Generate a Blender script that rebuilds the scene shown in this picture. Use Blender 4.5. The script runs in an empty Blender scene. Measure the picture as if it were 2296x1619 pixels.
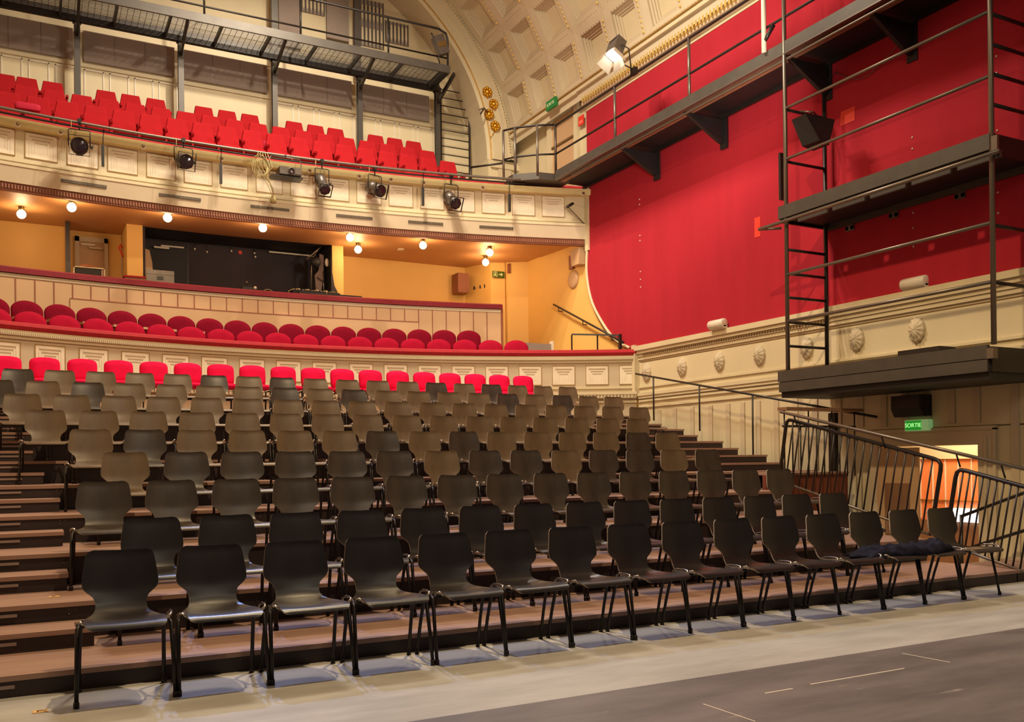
import bpy, math, random
from mathutils import Vector, Matrix
random.seed(7)
sc = bpy.context.scene
PI = math.pi
# ------------------------------------------------------------------ camera
FPX = 2040.0; W, HH = 2296, 1619
yaw = math.atan2(2040, 3875); roll = math.atan2(57, 4948)
fw = Vector((math.sin(yaw), math.cos(yaw), 0)); rt = Vector((math.cos(yaw), -math.sin(yaw), 0)); up = Vector((0, 0, 1))
cr, sr = math.cos(roll), math.sin(roll)
r_ = cr*rt - sr*up; u_ = sr*rt + cr*up
cam = bpy.data.cameras.new('camera'); co = bpy.data.objects.new('camera', cam); sc.collection.objects.link(co)
Mx = Matrix.Identity(4)
for i in range(3):
    Mx[i][0] = r_[i]; Mx[i][1] = u_[i]; Mx[i][2] = -fw[i]
Mx[2][3] = 1.25
co.matrix_world = Mx
cam.sensor_width = 36; cam.sensor_fit = 'HORIZONTAL'; cam.lens = 36*FPX/W
cam.shift_y = (1035.6-809.5)/W; cam.clip_end = 200
sc.camera = co
# ------------------------------------------------------------------ world, exposure
wd = bpy.data.worlds.new('world'); sc.world = wd; wd.use_nodes = True
bg = wd.node_tree.nodes['Background']; bg.inputs[0].default_value = (1.0, 0.84, 0.68, 1); bg.inputs[1].default_value = 0.07
sc.view_settings.view_transform = 'Standard'; sc.view_settings.look = 'None'
sc.view_settings.exposure = 0.0; sc.view_settings.gamma = 1; sc.view_settings.use_curve_mapping = False
sc.cycles.use_denoising = True
sc.cycles.max_bounces = 6; sc.cycles.diffuse_bounces = 3; sc.cycles.glossy_bounces = 3; sc.cycles.sample_clamp_indirect = 6
# ------------------------------------------------------------------ lights
def aim(o, tgt):
    d = Vector(tgt)-o.location; o.rotation_euler = d.to_track_quat('-Z', 'Y').to_euler()
def area(name, loc, tgt, size, power, col, sy=None):
    l = bpy.data.lights.new(name, 'AREA'); l.energy = power; l.color = col; l.size = size
    if sy: l.shape = 'RECTANGLE'; l.size_y = sy
    o = bpy.data.objects.new(name, l); o.location = loc; sc.collection.objects.link(o); aim(o, tgt); return o
def spot(name, loc, tgt, power, col, ang=70, rad=.12, blend=.5):
    l = bpy.data.lights.new(name, 'SPOT'); l.energy = power; l.color = col; l.spot_size = math.radians(ang); l.shadow_soft_size = rad; l.spot_blend = blend
    o = bpy.data.objects.new(name, l); o.location = loc; sc.collection.objects.link(o); aim(o, tgt); return o
WARM = (1.0, .78, .50); WARM2 = (1.0, .86, .66); COOL = (.34, .48, 1.0)
area('house_lamp', (4.2, 12.6, 12.3), (4.2, 12.6, 0), 1.6, 900, WARM2)                   # house light under the vault crown
spot('house_beam', (5.0, 14.0, 12.7), (4.9, 17.4, 7.0), 1700, WARM2, 110, .14)            # picks out both balcony fronts
spot('work_lamp', (3.2, 4.9, 9.0), (4.0, 9.4, .6), 2000, (1.0, .74, .42), 125, .10, .6)              # warm lamp over the stage edge
spot('cool_lamp', (2.6, 13.2, 9.0), (4.8, 4.2, 0), 1500, COOL, 46, .06, .35)              # bluish profile lamp aimed at the stage
area('stage_fill', (3.0, -1.5, 8.0), (6.5, 11, 4.0), 3.0, 110, WARM2)                     # added soft fill from behind the camera, no lamp known there
spot('wall_beam', (3.6, 11.2, 11.8), (10.5, 13.0, 4.4), 1150, WARM2, 72, .1, .8)          # washes the red side wall
spot('vault_fill', (7.0, 9.0, 5.2), (8.6, 16.5, 11.5), 750, WARM2, 120, .4)  # unseen fill added to brighten the vault
# ------------------------------------------------------------------ materials
def lin(c):
    c /= 255.0
    return c/12.92 if c <= .04045 else ((c+.055)/1.055)**2.4
def rgb(r, g, b): return (lin(r), lin(g), lin(b), 1)
MATS = {}
def mat(name, col, rough=.6, metal=0, var=.12, scale=6, stretch=None, bump=0, bscale=60, emit=None, estr=1, spec=.5, col2=None, coat=0):
    m = bpy.data.materials.new(name); m.use_nodes = True; nt = m.node_tree; N = nt.nodes; L = nt.links
    b = N['Principled BSDF']; b.inputs['Roughness'].default_value = rough; b.inputs['Metallic'].default_value = metal
    b.inputs['Specular IOR Level'].default_value = spec
    if coat: b.inputs['Coat Weight'].default_value = coat; b.inputs['Coat Roughness'].default_value = .25
    tc = N.new('ShaderNodeTexCoord'); mp = N.new('ShaderNodeMapping'); L.new(tc.outputs['Object'], mp.inputs[0])
    if stretch: mp.inputs['Scale'].default_value = stretch
    nz = N.new('ShaderNodeTexNoise'); nz.inputs['Scale'].default_value = scale; nz.inputs['Detail'].default_value = 5; L.new(mp.outputs[0], nz.inputs[0])
    mx = N.new('ShaderNodeMix'); mx.data_type = 'RGBA'
    c2 = col2 if col2 else tuple(max(0, v*(1-2*var)) for v in col[:3])+(1,)
    cr_ = N.new('ShaderNodeValToRGB'); cr_.color_ramp.elements[0].position = .3; cr_.color_ramp.elements[1].position = .72
    L.new(nz.outputs[0], cr_.inputs[0]); L.new(cr_.outputs[0], mx.inputs[0])
    mx.inputs[6].default_value = c2; mx.inputs[7].default_value = col
    L.new(mx.outputs[2], b.inputs['Base Color'])
    if bump:
        n2 = N.new('ShaderNodeTexNoise'); n2.inputs['Scale'].default_value = bscale; L.new(mp.outputs[0], n2.inputs[0])
        bp = N.new('ShaderNodeBump'); bp.inputs['Strength'].default_value = bump; bp.inputs['Distance'].default_value = .01
        L.new(n2.outputs[0], bp.inputs['Height']); L.new(bp.outputs[0], b.inputs['Normal'])
    if emit: b.inputs['Emission Color'].default_value = emit; b.inputs['Emission Strength'].default_value = estr
    MATS[name] = m; return m
cream = mat('cream_paint', rgb(216, 200, 164), .55, var=.05, scale=1.5)
cream2 = mat('greyed_cream_paint', rgb(204, 186, 156), .6, var=.06, scale=1.5)
vaultm = mat('vault_plaster', rgb(212, 196, 166), .7, var=.05, scale=1.0)
goldline = mat('gilt_line', rgb(168, 126, 52), .45, .3, var=.1)
gold = mat('gilding', rgb(225, 165, 50), .32, .85, var=.12, scale=20)
bead = mat('gilt_bead', rgb(240, 205, 120), .3, .4, var=.05)
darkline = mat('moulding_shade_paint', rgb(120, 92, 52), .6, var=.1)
redfab = mat('red_wall_cloth', rgb(176, 40, 54), .9, spec=.15, var=.05, scale=1.2, stretch=(1, 4, .6), bump=.15, bscale=220)
redcap = mat('red_velvet', rgb(176, 26, 40), .8, var=.1, scale=12, bump=.2, bscale=120)
darkcap = mat('dark_red_velvet', rgb(124, 14, 34), .8, var=.1, scale=12)
yellow = mat('ochre_paint', rgb(232, 186, 104), .6, var=.04, scale=1.2)
yellow2 = mat('pale_ochre_paint', rgb(202, 164, 124), .6, var=.05, scale=1.2)
soffm = mat('soffit_paint', rgb(206, 150, 96), .55, var=.05, scale=1.0)
brownband = mat('terracotta_paint', rgb(150, 92, 64), .6, var=.1, scale=8)
steel = mat('dark_painted_steel', rgb(84, 78, 72), .45, .35, var=.1, scale=5)
steel2 = mat('black_painted_steel', rgb(46, 40, 38), .4, .3, var=.1, scale=5)
tubem = mat('grey_steel_tube', rgb(120, 108, 98), .35, .6, var=.05)
greym = mat('warm_grey_felt', rgb(150, 134, 124), .9, var=.05, scale=3, bump=.1, bscale=200)
blackp = mat('black_paint', rgb(34, 30, 32), .6, var=.2, scale=3)
boothm = mat('booth_black', rgb(58, 48, 54), .8, var=.15, scale=2)
deckm = mat('phenolic_plywood_deck', rgb(166, 132, 116), .5, var=.09, scale=3, stretch=(.5, 6, 6), col2=rgb(146, 112, 98))
riserm = mat('dark_riser', rgb(52, 38, 38), .55, var=.15, scale=4)
boxm = mat('reddish_plywood', rgb(128, 66, 48), .5, var=.15, scale=4)
ply = mat('half_shaded_dark_plywood', rgb(78, 68, 60), .34, var=.16, scale=7, stretch=(1, 1, .35), spec=.5, col2=rgb(58, 49, 44))  # half-shaded tone for third and fourth rows, and random darker chairs behind
ply2 = mat('lit_brown_plywood', rgb(118, 98, 76), .4, var=.16, scale=6, stretch=(1, 1, .3), spec=.45, col2=rgb(90, 72, 54))  # the same chair plywood in its lit tone, for the rear rows
ply3 = mat('shaded_plywood', rgb(46, 40, 42), .33, var=.1, scale=7, stretch=(1, 1, .35), spec=.5, col2=rgb(36, 31, 33))  # same plywood with the shade of the front rows put into its colour
edgem = mat('plywood_edge', rgb(176, 158, 136), .5, var=.15, scale=30)
chairleg = mat('black_chair_tube', rgb(34, 28, 28), .35, .4, var=.05)
chrome = mat('chrome', rgb(190, 180, 172), .22, .95, var=.03)
pink = mat('bright_crimson_cloth', rgb(228, 14, 74), .85, spec=.15, var=.06, scale=10, bump=.1, bscale=200)
redseat = mat('red_seat_cloth', rgb(172, 28, 36), .9, spec=.15, var=.06, scale=8, bump=.1, bscale=200)
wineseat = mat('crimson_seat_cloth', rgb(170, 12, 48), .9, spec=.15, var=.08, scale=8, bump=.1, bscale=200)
seatpad = mat('magenta_cushion_cloth', rgb(186, 8, 52), .8, var=.05)
armm = mat('pale_armrest_wood', rgb(206, 166, 124), .5, var=.1)
globem = mat('lit_opal_glass', rgb(255, 240, 210), .3, emit=(1, .83, .55, 1), estr=14)
brass = mat('brass', rgb(150, 120, 70), .35, .8, var=.05)
greenlit = mat('lit_green_sign', rgb(20, 150, 30), .4, var=.02, emit=(.02, .42, .03, 1), estr=.45)
greensign = mat('green_sign_plate', rgb(30, 130, 60), .4, var=.03)
signwhite = mat('sign_white', rgb(190, 235, 170), .5, var=.02, emit=(.5, 1, .4, 1), estr=.18)
signmark = mat('sign_print_white', rgb(225, 235, 190), .5, var=.02)
redsign = mat('red_sign_plate', rgb(226, 60, 44), .5, var=.03)
whitem = mat('white_paint', rgb(226, 214, 196), .5, var=.04)
lensm = mat('dark_lens', rgb(56, 44, 50), .08, .2, var=.05)
lampmetal = mat('lamp_housing', rgb(104, 94, 88), .38, .4, var=.12)
reflm = mat('lit_reflector', rgb(250, 250, 240), .2, .2, emit=(1, .98, .9, 1), estr=5)
cablem = mat('pale_cable', rgb(176, 160, 106), .55, var=.1)
clothm = mat('navy_cloth', rgb(34, 34, 54), .9, spec=.2, var=.35, scale=22)
papern = mat('yellow_tag_paper', rgb(222, 178, 110), .6, var=.06)
tagink = mat('tag_print', rgb(120, 76, 40), .7)
stripm = mat('grey_reflective_strip', rgb(150, 128, 120), .4, var=.05)
corr = mat('orange_corridor_paint', rgb(240, 140, 84), .6, var=.04)
corrl = mat('daylit_doorway', rgb(235, 240, 255), .5, emit=(.8, .88, 1, 1), estr=2.2)
woodd = mat('varnished_door_wood', rgb(150, 112, 84), .45, var=.12, scale=3, stretch=(4, 4, .5))

# stage floor: dark painted boards, a pale strip and the brown apron along the first riser
def stage_floor_mat():
    m = bpy.data.materials.new('painted_stage_floor'); m.use_nodes = True; nt = m.node_tree; N = nt.nodes; L = nt.links
    b = N['Principled BSDF']; b.inputs['Roughness'].default_value = .5
    tc = N.new('ShaderNodeTexCoord'); sp = N.new('ShaderNodeSeparateXYZ'); L.new(tc.outputs['Object'], sp.inputs[0])
    nz = N.new('ShaderNodeTexNoise'); nz.inputs['Scale'].default_value = 1.6; nz.inputs['Detail'].default_value = 9; nz.inputs['Roughness'].default_value = .65
    mp = N.new('ShaderNodeMapping'); mp.inputs['Scale'].default_value = (.6, 2.2, 1); L.new(tc.outputs['Object'], mp.inputs[0]); L.new(mp.outputs[0], nz.inputs[0])
    def ramp(c1, c2, p1=.35, p2=.68):
        r = N.new('ShaderNodeValToRGB'); r.color_ramp.elements[0].position = p1; r.color_ramp.elements[1].position = p2
        r.color_ramp.elements[0].color = c1; r.color_ramp.elements[1].color = c2; L.new(nz.outputs[0], r.inputs[0]); return r
    dark = ramp(rgb(88, 82, 82), rgb(118, 110, 108)); pale = ramp(rgb(158, 154, 148), rgb(188, 184, 178))
    # white scuffs on the dark paint
    mp2 = N.new('ShaderNodeMapping'); mp2.inputs['Scale'].default_value = (.8, 7, 1); mp2.inputs['Rotation'].default_value = (0, 0, .5); L.new(tc.outputs['Object'], mp2.inputs[0])
    n3 = N.new('ShaderNodeTexNoise'); n3.inputs['Scale'].default_value = 2.5; n3.inputs['Detail'].default_value = 3; L.new(mp2.outputs[0], n3.inputs[0])
    r3 = N.new('ShaderNodeValToRGB'); r3.color_ramp.elements[0].position = .70; r3.color_ramp.elements[1].position = .76; L.new(n3.outputs[0], r3.inputs[0])
    ms = N.new('ShaderNodeMix'); ms.data_type = 'RGBA'; L.new(r3.outputs[0], ms.inputs[0]); L.new(dark.outputs[0], ms.inputs[6]); ms.inputs[7].default_value = rgb(168, 158, 150)
    cmp1 = N.new('ShaderNodeMath'); cmp1.operation = 'GREATER_THAN'; cmp1.inputs[1].default_value = 4.13; L.new(sp.outputs[1], cmp1.inputs[0])
    m1 = N.new('ShaderNodeMix'); m1.data_type = 'RGBA'; L.new(cmp1.outputs[0], m1.inputs[0]); L.new(ms.outputs[2], m1.inputs[6]); L.new(pale.outputs[0], m1.inputs[7])
    L.new(m1.outputs[2], b.inputs['Base Color'])
    bp = N.new('ShaderNodeBump'); bp.inputs['Strength'].default_value = .1; L.new(nz.outputs[0], bp.inputs['Height']); L.new(bp.outputs[0], b.inputs['Normal'])
    return m
stagem = stage_floor_mat()
# ------------------------------------------------------------------ mesh builder
class MB:
    def __init__(s): s.v = []; s.f = []; s.m = []; s.mats = []; s.sm = []
    def mi(s, m):
        if m not in s.mats: s.mats.append(m)
        return s.mats.index(m)
    def add(s, vs, fs, m, smooth=False):
        b = len(s.v); k = s.mi(m); s.v += [tuple(v) for v in vs]
        for f in fs: s.f.append(tuple(b+i for i in f)); s.m.append(k); s.sm.append(smooth)
        return s
    def box(s, x0, x1, y0, y1, z0, z1, m):
        vs = [(x, y, z) for z in (z0, z1) for y in (y0, y1) for x in (x0, x1)]
        return s.add(vs, [(0, 2, 3, 1), (4, 5, 7, 6), (0, 1, 5, 4), (2, 6, 7, 3), (0, 4, 6, 2), (1, 3, 7, 5)], m)
    def obox(s, c, ax, ay, az, m):
        c = Vector(c); ax = Vector(ax); ay = Vector(ay); az = Vector(az)
        vs = [c+i*ax+j*ay+k*az for k in (-1, 1) for j in (-1, 1) for i in (-1, 1)]
        return s.add(vs, [(0, 2, 3, 1), (4, 5, 7, 6), (0, 1, 5, 4), (2, 6, 7, 3), (0, 4, 6, 2), (1, 3, 7, 5)], m)
    def beam(s, a, b, w, h, m, upv=(0, 0, 1)):
        a = Vector(a); b = Vector(b); d = b-a; L_ = d.length; d.normalize()
        side = d.cross(Vector(upv)); 
        if side.length < 1e-4: side = d.cross(Vector((1, 0, 0)))
        side.normalize(); u = side.cross(d)
        return s.obox((a+b)/2, d*L_/2, side*w/2, u*h/2, m)
    def tube(s, pts, r, m, n=8, closed=False, cap=True):
        P = [Vector(p) for p in pts]; k = len(P); vs = []; prev = None
        for i in range(k):
            if closed: d = P[(i+1) % k]-P[i-1]
            else: d = P[min(i+1, k-1)]-P[max(i-1, 0)]
            d.normalize()
            if prev is None:
                a = Vector((0, 0, 1)) if abs(d.z) < .9 else Vector((1, 0, 0)); e = d.cross(a).normalized()
            else:
                e = (prev-d*prev.dot(d))
                e = e.normalized() if e.length > 1e-5 else d.orthogonal().normalized()
            prev = e; g = d.cross(e)
            rr = r[i] if isinstance(r, (list, tuple)) else r
            for j in range(n):
                t = 2*PI*j/n; vs.append(P[i]+e*(rr*math.cos(t))+g*(rr*math.sin(t)))
        fs = []
        for i in range(k if closed else k-1):
            a = i*n; b = ((i+1) % k)*n
            for j in range(n): fs.append((a+j, a+(j+1) % n, b+(j+1) % n, b+j))
        if cap and not closed: fs.append(tuple(range(n-1, -1, -1))); fs.append(tuple((k-1)*n+j for j in range(n)))
        return s.add(vs, fs, m, True)
    def lathe(s, c, axis, prof, m, n=16):
        """prof: list of (distance along axis, radius)"""
        c = Vector(c); d = Vector(axis).normalized(); e = d.orthogonal().normalized(); g = d.cross(e); vs = []
        for t, r in prof:
            for j in range(n):
                a = 2*PI*j/n; vs.append(c+d*t+e*(r*math.cos(a))+g*(r*math.sin(a)))
        fs = []
        for i in range(len(prof)-1):
            for j in range(n): fs.append((i*n+j, i*n+(j+1) % n, (i+1)*n+(j+1) % n, (i+1)*n+j))
        fs.append(tuple(range(n-1, -1, -1))); fs.append(tuple((len(prof)-1)*n+j for j in range(n)))
        return s.add(vs, fs, m, True)
    def sphere(s, c, r, m, n=14, sq=1.0):
        k = n//2; prof = [(-r*sq*math.cos(PI*i/k), max(r*math.sin(PI*i/k), 1e-4)) for i in range(k+1)]
        return s.lathe(c, (0, 0, 1), prof, m, n)
    def prism(s, poly, off, m):
        """closed polygon of 3D points pushed along the vector off"""
        P = [Vector(p) for p in poly]; o = Vector(off); n = len(P)
        fs = [tuple(range(n)), tuple(range(2*n-1, n-1, -1))]+[(i, i+n, (i+1) % n+n, (i+1) % n) for i in range(n)]
        return s.add(P+[p+o for p in P], fs, m)
    def arc(s, c, a0, a1, prof, m, n=48):
        """ring segment: prof = closed list of (radius, z); angles in degrees from +Y towards +X"""
        vs = []; k = len(prof)
        for i in range(n+1):
            a = math.radians(a0+(a1-a0)*i/n)
            for R, z in prof: vs.append((c[0]+R*math.sin(a), c[1]+R*math.cos(a), z))
        fs = []
        for i in range(n):
            for j in range(k): fs.append((i*k+j, (i+1)*k+j, (i+1)*k+(j+1) % k, i*k+(j+1) % k))
        fs.append(tuple(range(k))); fs.append(tuple(n*k+j for j in range(k-1, -1, -1)))
        return s.add(vs, fs, m)
    def build(s, name, parent=None):
        me = bpy.data.meshes.new(name); me.from_pydata(s.v, [], s.f)
        for m in s.mats: me.materials.append(m)
        me.polygons.foreach_set('material_index', s.m); me.polygons.foreach_set('use_smooth', s.sm); me.update()
        import bmesh
        bm = bmesh.new(); bm.from_mesh(me); bmesh.ops.recalc_face_normals(bm, faces=bm.faces); bm.to_mesh(me); bm.free()
        o = bpy.data.objects.new(name, me); sc.collection.objects.link(o)
        if parent: o.parent = parent
        return o
def arcbox(mb, c, a0, a1, r0, r1, z0, z1, m, n=2): return mb.arc(c, a0, a1, [(r0, z0), (r1, z0), (r1, z1), (r0, z1)], m, n)
def thing(name, label, cat, loc=(0, 0, 0), rz=0, group=None):
    o = bpy.data.objects.new(name, None); sc.collection.objects.link(o); o.empty_display_size = .1
    o.location = loc; o.rotation_euler = (0, 0, rz); o['label'] = label; o['category'] = cat
    if group: o['group'] = group
    return o
def tag(o, label, cat, group=None, kind=None):
    o['label'] = label; o['category'] = cat
    if group: o['group'] = group
    if kind: o['kind'] = kind
    return o
def struct(o, label=None):
    o['kind'] = 'structure'
    if label: o['label'] = label
    return o
def dup(root, loc, rz=0, label=None, group=None):
    r = root.copy(); sc.collection.objects.link(r); r.location = loc; r.rotation_euler = (0, 0, rz)
    if label: r['label'] = label
    if group: r['group'] = group
    for ch in list(root.children):
        c = ch.copy(); sc.collection.objects.link(c); c.parent = r
        for g in list(ch.children):
            d = g.copy(); sc.collection.objects.link(d); d.parent = c
    return r
def text(s, size, m, name, parent, matw, ext=.002):
    cu = bpy.data.curves.new(name, 'FONT'); cu.body = s; cu.size = size; cu.extrude = ext; cu.align_x = 'CENTER'; cu.align_y = 'CENTER'
    t = bpy.data.objects.new(name, cu); sc.collection.objects.link(t)
    me = bpy.data.meshes.new_from_object(t); bpy.data.objects.remove(t)
    me.materials.clear(); me.materials.append(m); me.transform(matw)
    o = bpy.data.objects.new(name, me); sc.collection.objects.link(o)
    if parent: o.parent = parent
    return o
ORD = ['leftmost', 'second', 'third', 'fourth', 'fifth', 'sixth', 'seventh', 'eighth', 'ninth', 'tenth', 'eleventh', 'twelfth', 'thirteenth', 'fourteenth', 'fifteenth', 'sixteenth', 'seventeenth', 'eighteenth', 'nineteenth', 'twentieth']
NTH = ['first']+ORD[1:]
def nth(i): return ORD[i] if i == 0 else ORD[i]+' from the left'
XL, XW = -2.2, 10.5          # side walls
YB = 20.4                    # rear wall
PIT = -.75
# ------------------------------------------------------------------ floor
mb = MB(); mb.box(XL, 8.62, 2.0, 13.9, -.05, 0, stagem); mb.box(8.62, XW, 2.0, 6.3, -.05, 0, stagem)
mb.box(XL, XW, -4, 2.0, -.05, 0, stagem)
struct(mb.build('floor'))
mb = MB(); mb.box(8.62, XW+1.9, 6.3, 10.0, PIT-.05, PIT, cream2); struct(mb.build('floor'))
# ------------------------------------------------------------------ right wall
CLo = (4.3, 4.9); CUp = (3.5, -5.6)
def ua(a): return math.degrees(math.asin((4.2+20.3*math.sin(math.radians(a))-3.5)/23.0))
mb = MB()
DY0, DY1, DZ1 = 7.33, 8.85, 1.40
# core wall with the doorway, lower zone
mb.box(XW, XW+.25, -1, DY0, PIT, 3.3, cream); mb.box(XW, XW+.25, DY1, 14.6, PIT, 3.3, cream); mb.box(XW, XW+.25, DY0, DY1, DZ1, 3.3, cream)
# everything above, and the ochre stretch beside the balcony
mb.box(XW, XW+.25, -1, YB, 6.5, 9.0, cream); mb.box(XW, XW+.25, -1, 14.0, 3.3, 6.5, cream); mb.box(XW, XW+.25, 14.0, YB, 3.3, 6.5, yellow); mb.box(XW, XW+.25, 14.6, YB, 2.0, 3.3, yellow)
# projecting band mouldings of the frieze and of the wainscot
for z0, z1, d in ((3.38, 3.47, .12), (3.32, 3.38, .085), (3.26, 3.32, .05), (3.20, 3.26, .03), (2.655, 2.69, .03), (2.50, 2.56, .07), (2.45, 2.50, .05), (2.385, 2.42, .035), (2.27, 2.31, .03)):
    for (a, b) in ((-1, 9.72), (9.72, 14.55)):
        e = .05 if b < 10 else 0
        mb.box(XW-d-e, XW, a, b, z0, z1, cream)
mb.box(XW-.05, XW+.001, -1, 9.72, 1.64, 3.38, cream); mb.box(XW-.05, XW+.001, -1, 7.1, PIT, 1.62, cream)
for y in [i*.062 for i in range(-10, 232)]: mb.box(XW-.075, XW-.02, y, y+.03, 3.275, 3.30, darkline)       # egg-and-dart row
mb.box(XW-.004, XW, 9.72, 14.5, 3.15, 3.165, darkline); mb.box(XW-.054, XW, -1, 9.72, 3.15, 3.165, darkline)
y = 14.35; ys = [13.92, 13.45, 12.95, 12.45, 12.0, 11.64, 11.27, 10.86, 10.45, 10.05]
for y in ys: mb.box(XW-.022, XW, y-.05, y+.05, 1.0, 2.2, cream2)
for y in (9.55, 9.15, 8.75, 8.4, 8.05, 7.7, 7.35): mb.box(XW-.072, XW, y-.05, y+.05, 1.68 if y > 7.2 else PIT, 2.24, cream2)
for y in (6.85, 6.4, 5.9, 5.4, 4.9): mb.box(XW-.072, XW, y-.05, y+.05, PIT, 2.24, cream2)
# top cornice with gold dentils, vault springing
for z0, z1, d in ((8.66, 8.72, .05), (8.72, 8.76, .10), (8.93, 9.02, .22), (9.02, 9.10, .30)): mb.box(XW-d, XW, 1, 16.3, z0, z1, cream)
mb.box(XW-.16, XW, 1, 16.3, 8.76, 8.93, cream2); mb.box(XW-.052, XW, 1, 16.3, 8.735, 8.75, goldline); mb.box(XW-.325, XW, 1, YB-.8, 9.10, 9.125, goldline)
mb.box(XW-.3, XW, 16.3, YB-.8, 9.0, 9.1, cream)
for i in range(150):
    y = 2+.095*i; mb.box(XW-.22, XW-.16, y, y+.05, 8.80, 8.90, bead); 
struct(mb.build('wall_right'))
# oval shells on the frieze
def oval(i, y, rt_):
    b = MB(); n = 20; x0 = XW-(.054 if y < 9.72 else .0)
    rings = [(1.0, 0), (1.0, .03), (.9, .05), (.72, .048), (.66, .06), (.3, .075), (.05, .078)]
    vs = []; n = 36
    for s_, h in rings:
        for j in range(n):
            a = 2*PI*j/n; wob = 1+.04*math.cos(12*a) if s_ > .6 else 1; hh = h+(.010*math.cos(12*a) if .2 < s_ < .95 else 0)
            vs.append((x0-hh, y+.12*s_*wob*math.cos(a), 2.945+.165*s_*wob*math.sin(a)))
    fs = [(k*n+j, k*n+(j+1) % n, (k+1)*n+(j+1) % n, (k+1)*n+j) for k in range(len(rings)-1) for j in range(n)]
    b.add(vs, fs, cream2, True); o = b.build('oval_ornament')
    tag(o, f'cream plaster oval shell on the frieze, {rt_}', 'ornament', 'plaster ovals along the side wall frieze')
for i, y in enumerate([14.3, 13.22, 12.2, 11.22, 10.2, 9.2, 8.2]):
    oval(i, y, ['beside the balcony corner', 'second from the balcony corner', 'third from the balcony corner', 'fourth from the balcony corner', 'seen through the tower ladder', 'just right of the tower ladder', 'furthest to the right'][i])
# red cloth panels with the curved rear edge
def curve_pts():
    return [(16.25, 8.62), (16.25, 5.72), (16.31, 5.2), (16.1, 4.57), (15.53, 3.93), (15.15, 3.65), (14.75, 3.49)]
def smooth(P, n=6):
    out = []
    for i in range(len(P)-1):
        p0 = P[max(i-1, 0)]; p1 = P[i]; p2 = P[i+1]; p3 = P[min(i+2, len(P)-1)]
        for k in range(n):
            t = k/n; out.append(tuple(.5*((2*p1[d])+(-p0[d]+p2[d])*t+(2*p0[d]-5*p1[d]+4*p2[d]-p3[d])*t*t+(-p0[d]+3*p1[d]-3*p2[d]+p3[d])*t**3) for d in range(len(p1))))
    out.append(P[-1]); return out
low = smooth([(16.27, 5.80), (16.3, 5.2), (16.1, 4.57), (15.6, 3.97), (15.2, 3.66), (14.78, 3.47)])
mb = MB(); poly = [(XW-.06, 9.72, 8.64), (XW-.06, 16.27, 8.64)]+[(XW-.06, a, b) for a, b in low]+[(XW-.06, 9.72, 3.47)]
mb.prism(poly, (.06, 0, 0), redfab); mb.box(XW-.11, XW, -1, 9.72, 3.47, 8.64, redfab)
struct(mb.build('wall_right'))
mb = MB(); mb.tube([(XW-.075, a, b) for a, b in low], .03, cream, 8); mb.tube([(XW-.05, a+.06, b-.03) for a, b in low], .008, darkline, 6)
mb.box(XW-.12, XW, 14.55, 14.66, 2.5, 3.5, cream); mb.box(XW-.1, XW, 16.2, 16.33, 5.7, 7.4, cream)
struct(mb.build('trim_1'))
# ------------------------------------------------------------------ rear walls
mb = MB()
mb.box(XL, .66, 20.1, YB, 3.0, 6.25, yellow)                         # ochre wall left of the vestibule
mb.box(.66, 1.66, 20.34, 20.44, 3.0, 6.25, yellow)                    # vestibule rear wall
mb.box(.60, .66, 19.7, 20.1, 3.0, 6.0, yellow2)
mb.box(1.67, 1.96, 19.25, 20.34, 3.0, 6.05, yellow)                    # pier beside the booth
mb.box(6.05, 9.42, 20.25, YB, 3.0, 6.25, yellow)                     # ochre wall right of the booth
mb.prism([(5.80, 19.3, 3.0), (6.05, 19.3, 3.0), (6.05, 19.3, 6.1), (5.80, 19.3, 6.1)], (0, 1.2, 0), yellow)
mb.prism([(9.42, 20.25, 3.0), (9.72, 19.44, 3.0), (9.82, 19.48, 3.0), (9.52, 20.4, 3.0)], (0, 0, 3.2), yellow)
mb.prism([(9.72, 19.44, 3.0), (10.05, 19.34, 3.0), (10.05, 19.5, 3.0), (9.8, 19.6, 3.0)], (0, 0, 3.2), yellow)
mb.prism([(10.07, 19.27, 3.0), (XW, 19.02, 3.0), (XW, 20.2, 3.0), (10.07, 20.2, 3.0)], (0, 0, 3.2), yellow)
struct(mb.build('wall_back'))
# upper rear wall with panel frames
mb = MB(); mb.box(XL, XW, YB, YB+.2, 6.2, 14.2, cream)
mb.box(XL, 8.7, YB-.03, YB, 9.38, 9.45, cream)
def frame(b, x0, x1, z0, z1, y, m, w=.022, d=.018):
    b.box(x0, x1, y-d, y, z1-w, z1, m); b.box(x0, x1, y-d, y, z0, z0+w, m); b.box(x0, x0+w, y-d, y, z0, z1, m); b.box(x1-w, x1, y-d, y, z0, z1, m)
for k in range(5):
    x0 = .95+1.95*(k-1)
    for j in range(4):
        if k == 2: continue
        frame(mb, x0+.05+.475*j, x0+.42+.475*j, 8.0, 9.34, YB, whitem)
struct(mb.build('wall_back'))
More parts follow.
